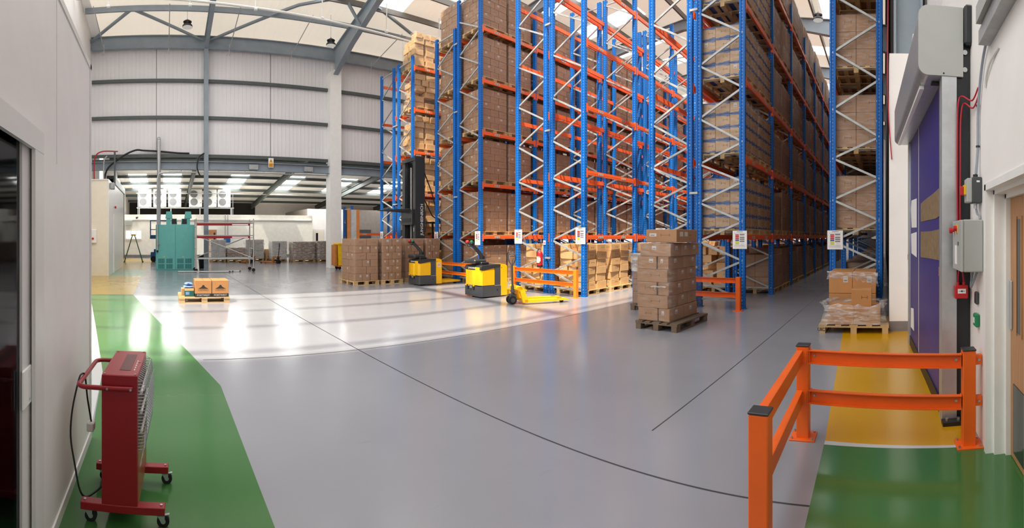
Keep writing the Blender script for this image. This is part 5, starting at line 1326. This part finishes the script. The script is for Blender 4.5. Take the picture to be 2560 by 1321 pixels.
t = thing('warning_sign', 'white and amber warning sign on the grey beam under the clad wall', 'sign', (-21.9, 5.18, 5.26))
m = MB(); m.box((0, -.13, -.26), (.006, .13, .20), 'paper'); m.build('plate', t)
m = MB(); m.prism([(-.10, -.02), (.10, -.02), (0, .16)], 'x', .006, .008, 'sign_amber'); m.prism([(-.012, .03), (.012, .03), (.012, .10), (-.012, .10)], 'x', .008, .009, 'ink'); m.box((.006, -.115, -.24), (.008, .115, -.05), 'sign_amber')
for k in range(3): m.box((.008, -.08, -.10 - k * .05), (.009, .08, -.085 - k * .05), 'ink')
m.build('print', t)
m = MB(); m.tube([(-22.0, .2, 4.70), (-22.0, 8.2, 4.72)], .035, 'galv', 8)
for y in (.8, 2.6, 3.9, 6.3): m.cyl((-22.0, y, 4.71), (-22.0, y, 4.815), .02, 'galv', 6)
tag(m.build('pipe_run', None), 'galvanised pipe run clipped below the long grey beam', 'pipe')
for k, y in enumerate((4.3, 7.1)): m = MB(); m.box((-21.95, y - .22, 4.86), (-21.8, y + .22, 5.1), 'galv_dull'); tag(m.build('junction_box', None), ('grey junction box on the long beam, next to the warning sign', 'grey junction box on the long beam, next to the white column')[k], 'junction box')
m = MB(); m.tube(smooth([(-21.82, -2.9, 4.3), (-21.82, -2.7, 4.9), (-21.82, -2.0, 5.45), (-21.9, -1.4, 5.74), (-22.1, -1.0, 5.76), (-22.2, -.3, 5.74), (-22.2, .6, 5.66), (-22.2, 1.2, 5.645)]), .045, 'black', 8); tag(m.build('cable_bundle', None), 'thick black cable bundle arching over the beam near the cream enclosure', 'cable')
m = MB(); m.tube(smooth([(-21.85, 1.7, 4.5), (-21.8, 1.55, 4.9), (-21.85, 1.65, 5.4), (-21.9, 1.9, 5.6)]), .035, 'black', 8); tag(m.build('cable_bundle', None), 'black cable loop beside the grey steel post', 'cable')
m = MB(); m.tube(smooth([(-21.4, -3.3, 3.93), (-21.4, -3.3, 5.2), (-21.4, -3.0, 5.6), (-21.5, -2.2, 5.62)]), .03, 'red_cable', 7); tag(m.build('red_cable', None), 'red cable rising from the cream enclosure', 'cable')
m = MB(); m.tube(smooth([(-21.4, -2.85, 3.93), (-21.4, -2.85, 5.1), (-21.4, -2.7, 5.4)]), .03, 'galv', 7); tag(m.build('riser_pipe', None), 'thin silver riser pipe above the cream enclosure', 'pipe')
m = MB(); m.box((-21.3, -2.36, 3.955), (-21.2, -2.28, 5.6), 'steel_dark'); tag(m.build('support_stanchion', None), 'dark stanchion standing on the cream enclosure', 'stanchion')
m = MB(); m.rbox((-.13, 0, -.16), (.13, .10, .16), .02, 'teal_dark'); m.tube([(-.3, .05, -.2), (-.5, .05, -.5), (-.55, .05, -.9)], .02, 'white_pipe', 6); tag(m.build('wall_sounder', None, (-19.8, -3.58, 6.15)), 'small green box with white cable high on the tall white wall', 'alarm')
t = thing('door_controller', 'pale control box with red buttons on the cream enclosure', 'control box', (-18.5, -2.98, 1.62))
m = MB(); m.rbox((.002, -.22, -.28), (.12, .22, .28), .02, 'white_gloss'); m.build('enclosure', t)
for y, z in ((-.1, .18), (.08, -.10)): m = MB(); m.cyl((.12, y, z), (.16, y, z), .045, 'red', 12); m.build('button', t)
m = MB(); m.tube([(.02, -.5, -.45), (.02, -.05, -.45), (.02, -.05, -.28)], .018, 'white_pipe', 6); m.build('conduit', t)
m = MB(); m.rbox((-.09, 0, -.05), (.09, .06, .05), .012, 'red'); tag(m.build('alarm_beacon', None, (-20.7, -2.25, 2.93)), 'red alarm beacon above the door of the cream enclosure', 'alarm')
m = MB(); m.rbox((-.12, 0, -.14), (.12, .2, .14), .03, 'galv_dull'); tag(m.build('security_camera', None, (-18.9, -2.263, 3.7)), 'grey camera at the top corner of the cream enclosure', 'camera')
m = MB(); m.rbox((0, -.28, -.2), (.2, .28, .2), .02, 'box_grey'); tag(m.build('heater_box', None, (-34.62, -2.72, 2.62)), 'grey box on the block wall above the notice window', 'box')
m = MB(); m.cyl((0, 0, 0), (.28, -.05, -.05), .07, 'black', 12); m.box((-.08, -.03, -.03), (.05, .03, .05), 'black'); tag(m.build('security_camera', None, (-34.58, -2.05, 3.05)), 'black camera on the block wall', 'camera')
m = MB()
for y in (4.62, 4.82): m.tube([(-34.62, y, 1.7), (-34.62, y, 3.3)], .03, 'galv_dull', 6)
tag(m.build('conduit_pair', None), 'pair of grey conduits on the block wall past the brown door', 'conduit')
m = MB(); m.rbox((0, -.25, -.2), (.16, .25, .2), .02, 'lift_blue'); tag(m.build('dispenser', None, (-34.69, 4.75, 1.35)), 'blue dispenser below the conduits on the block wall', 'dispenser')
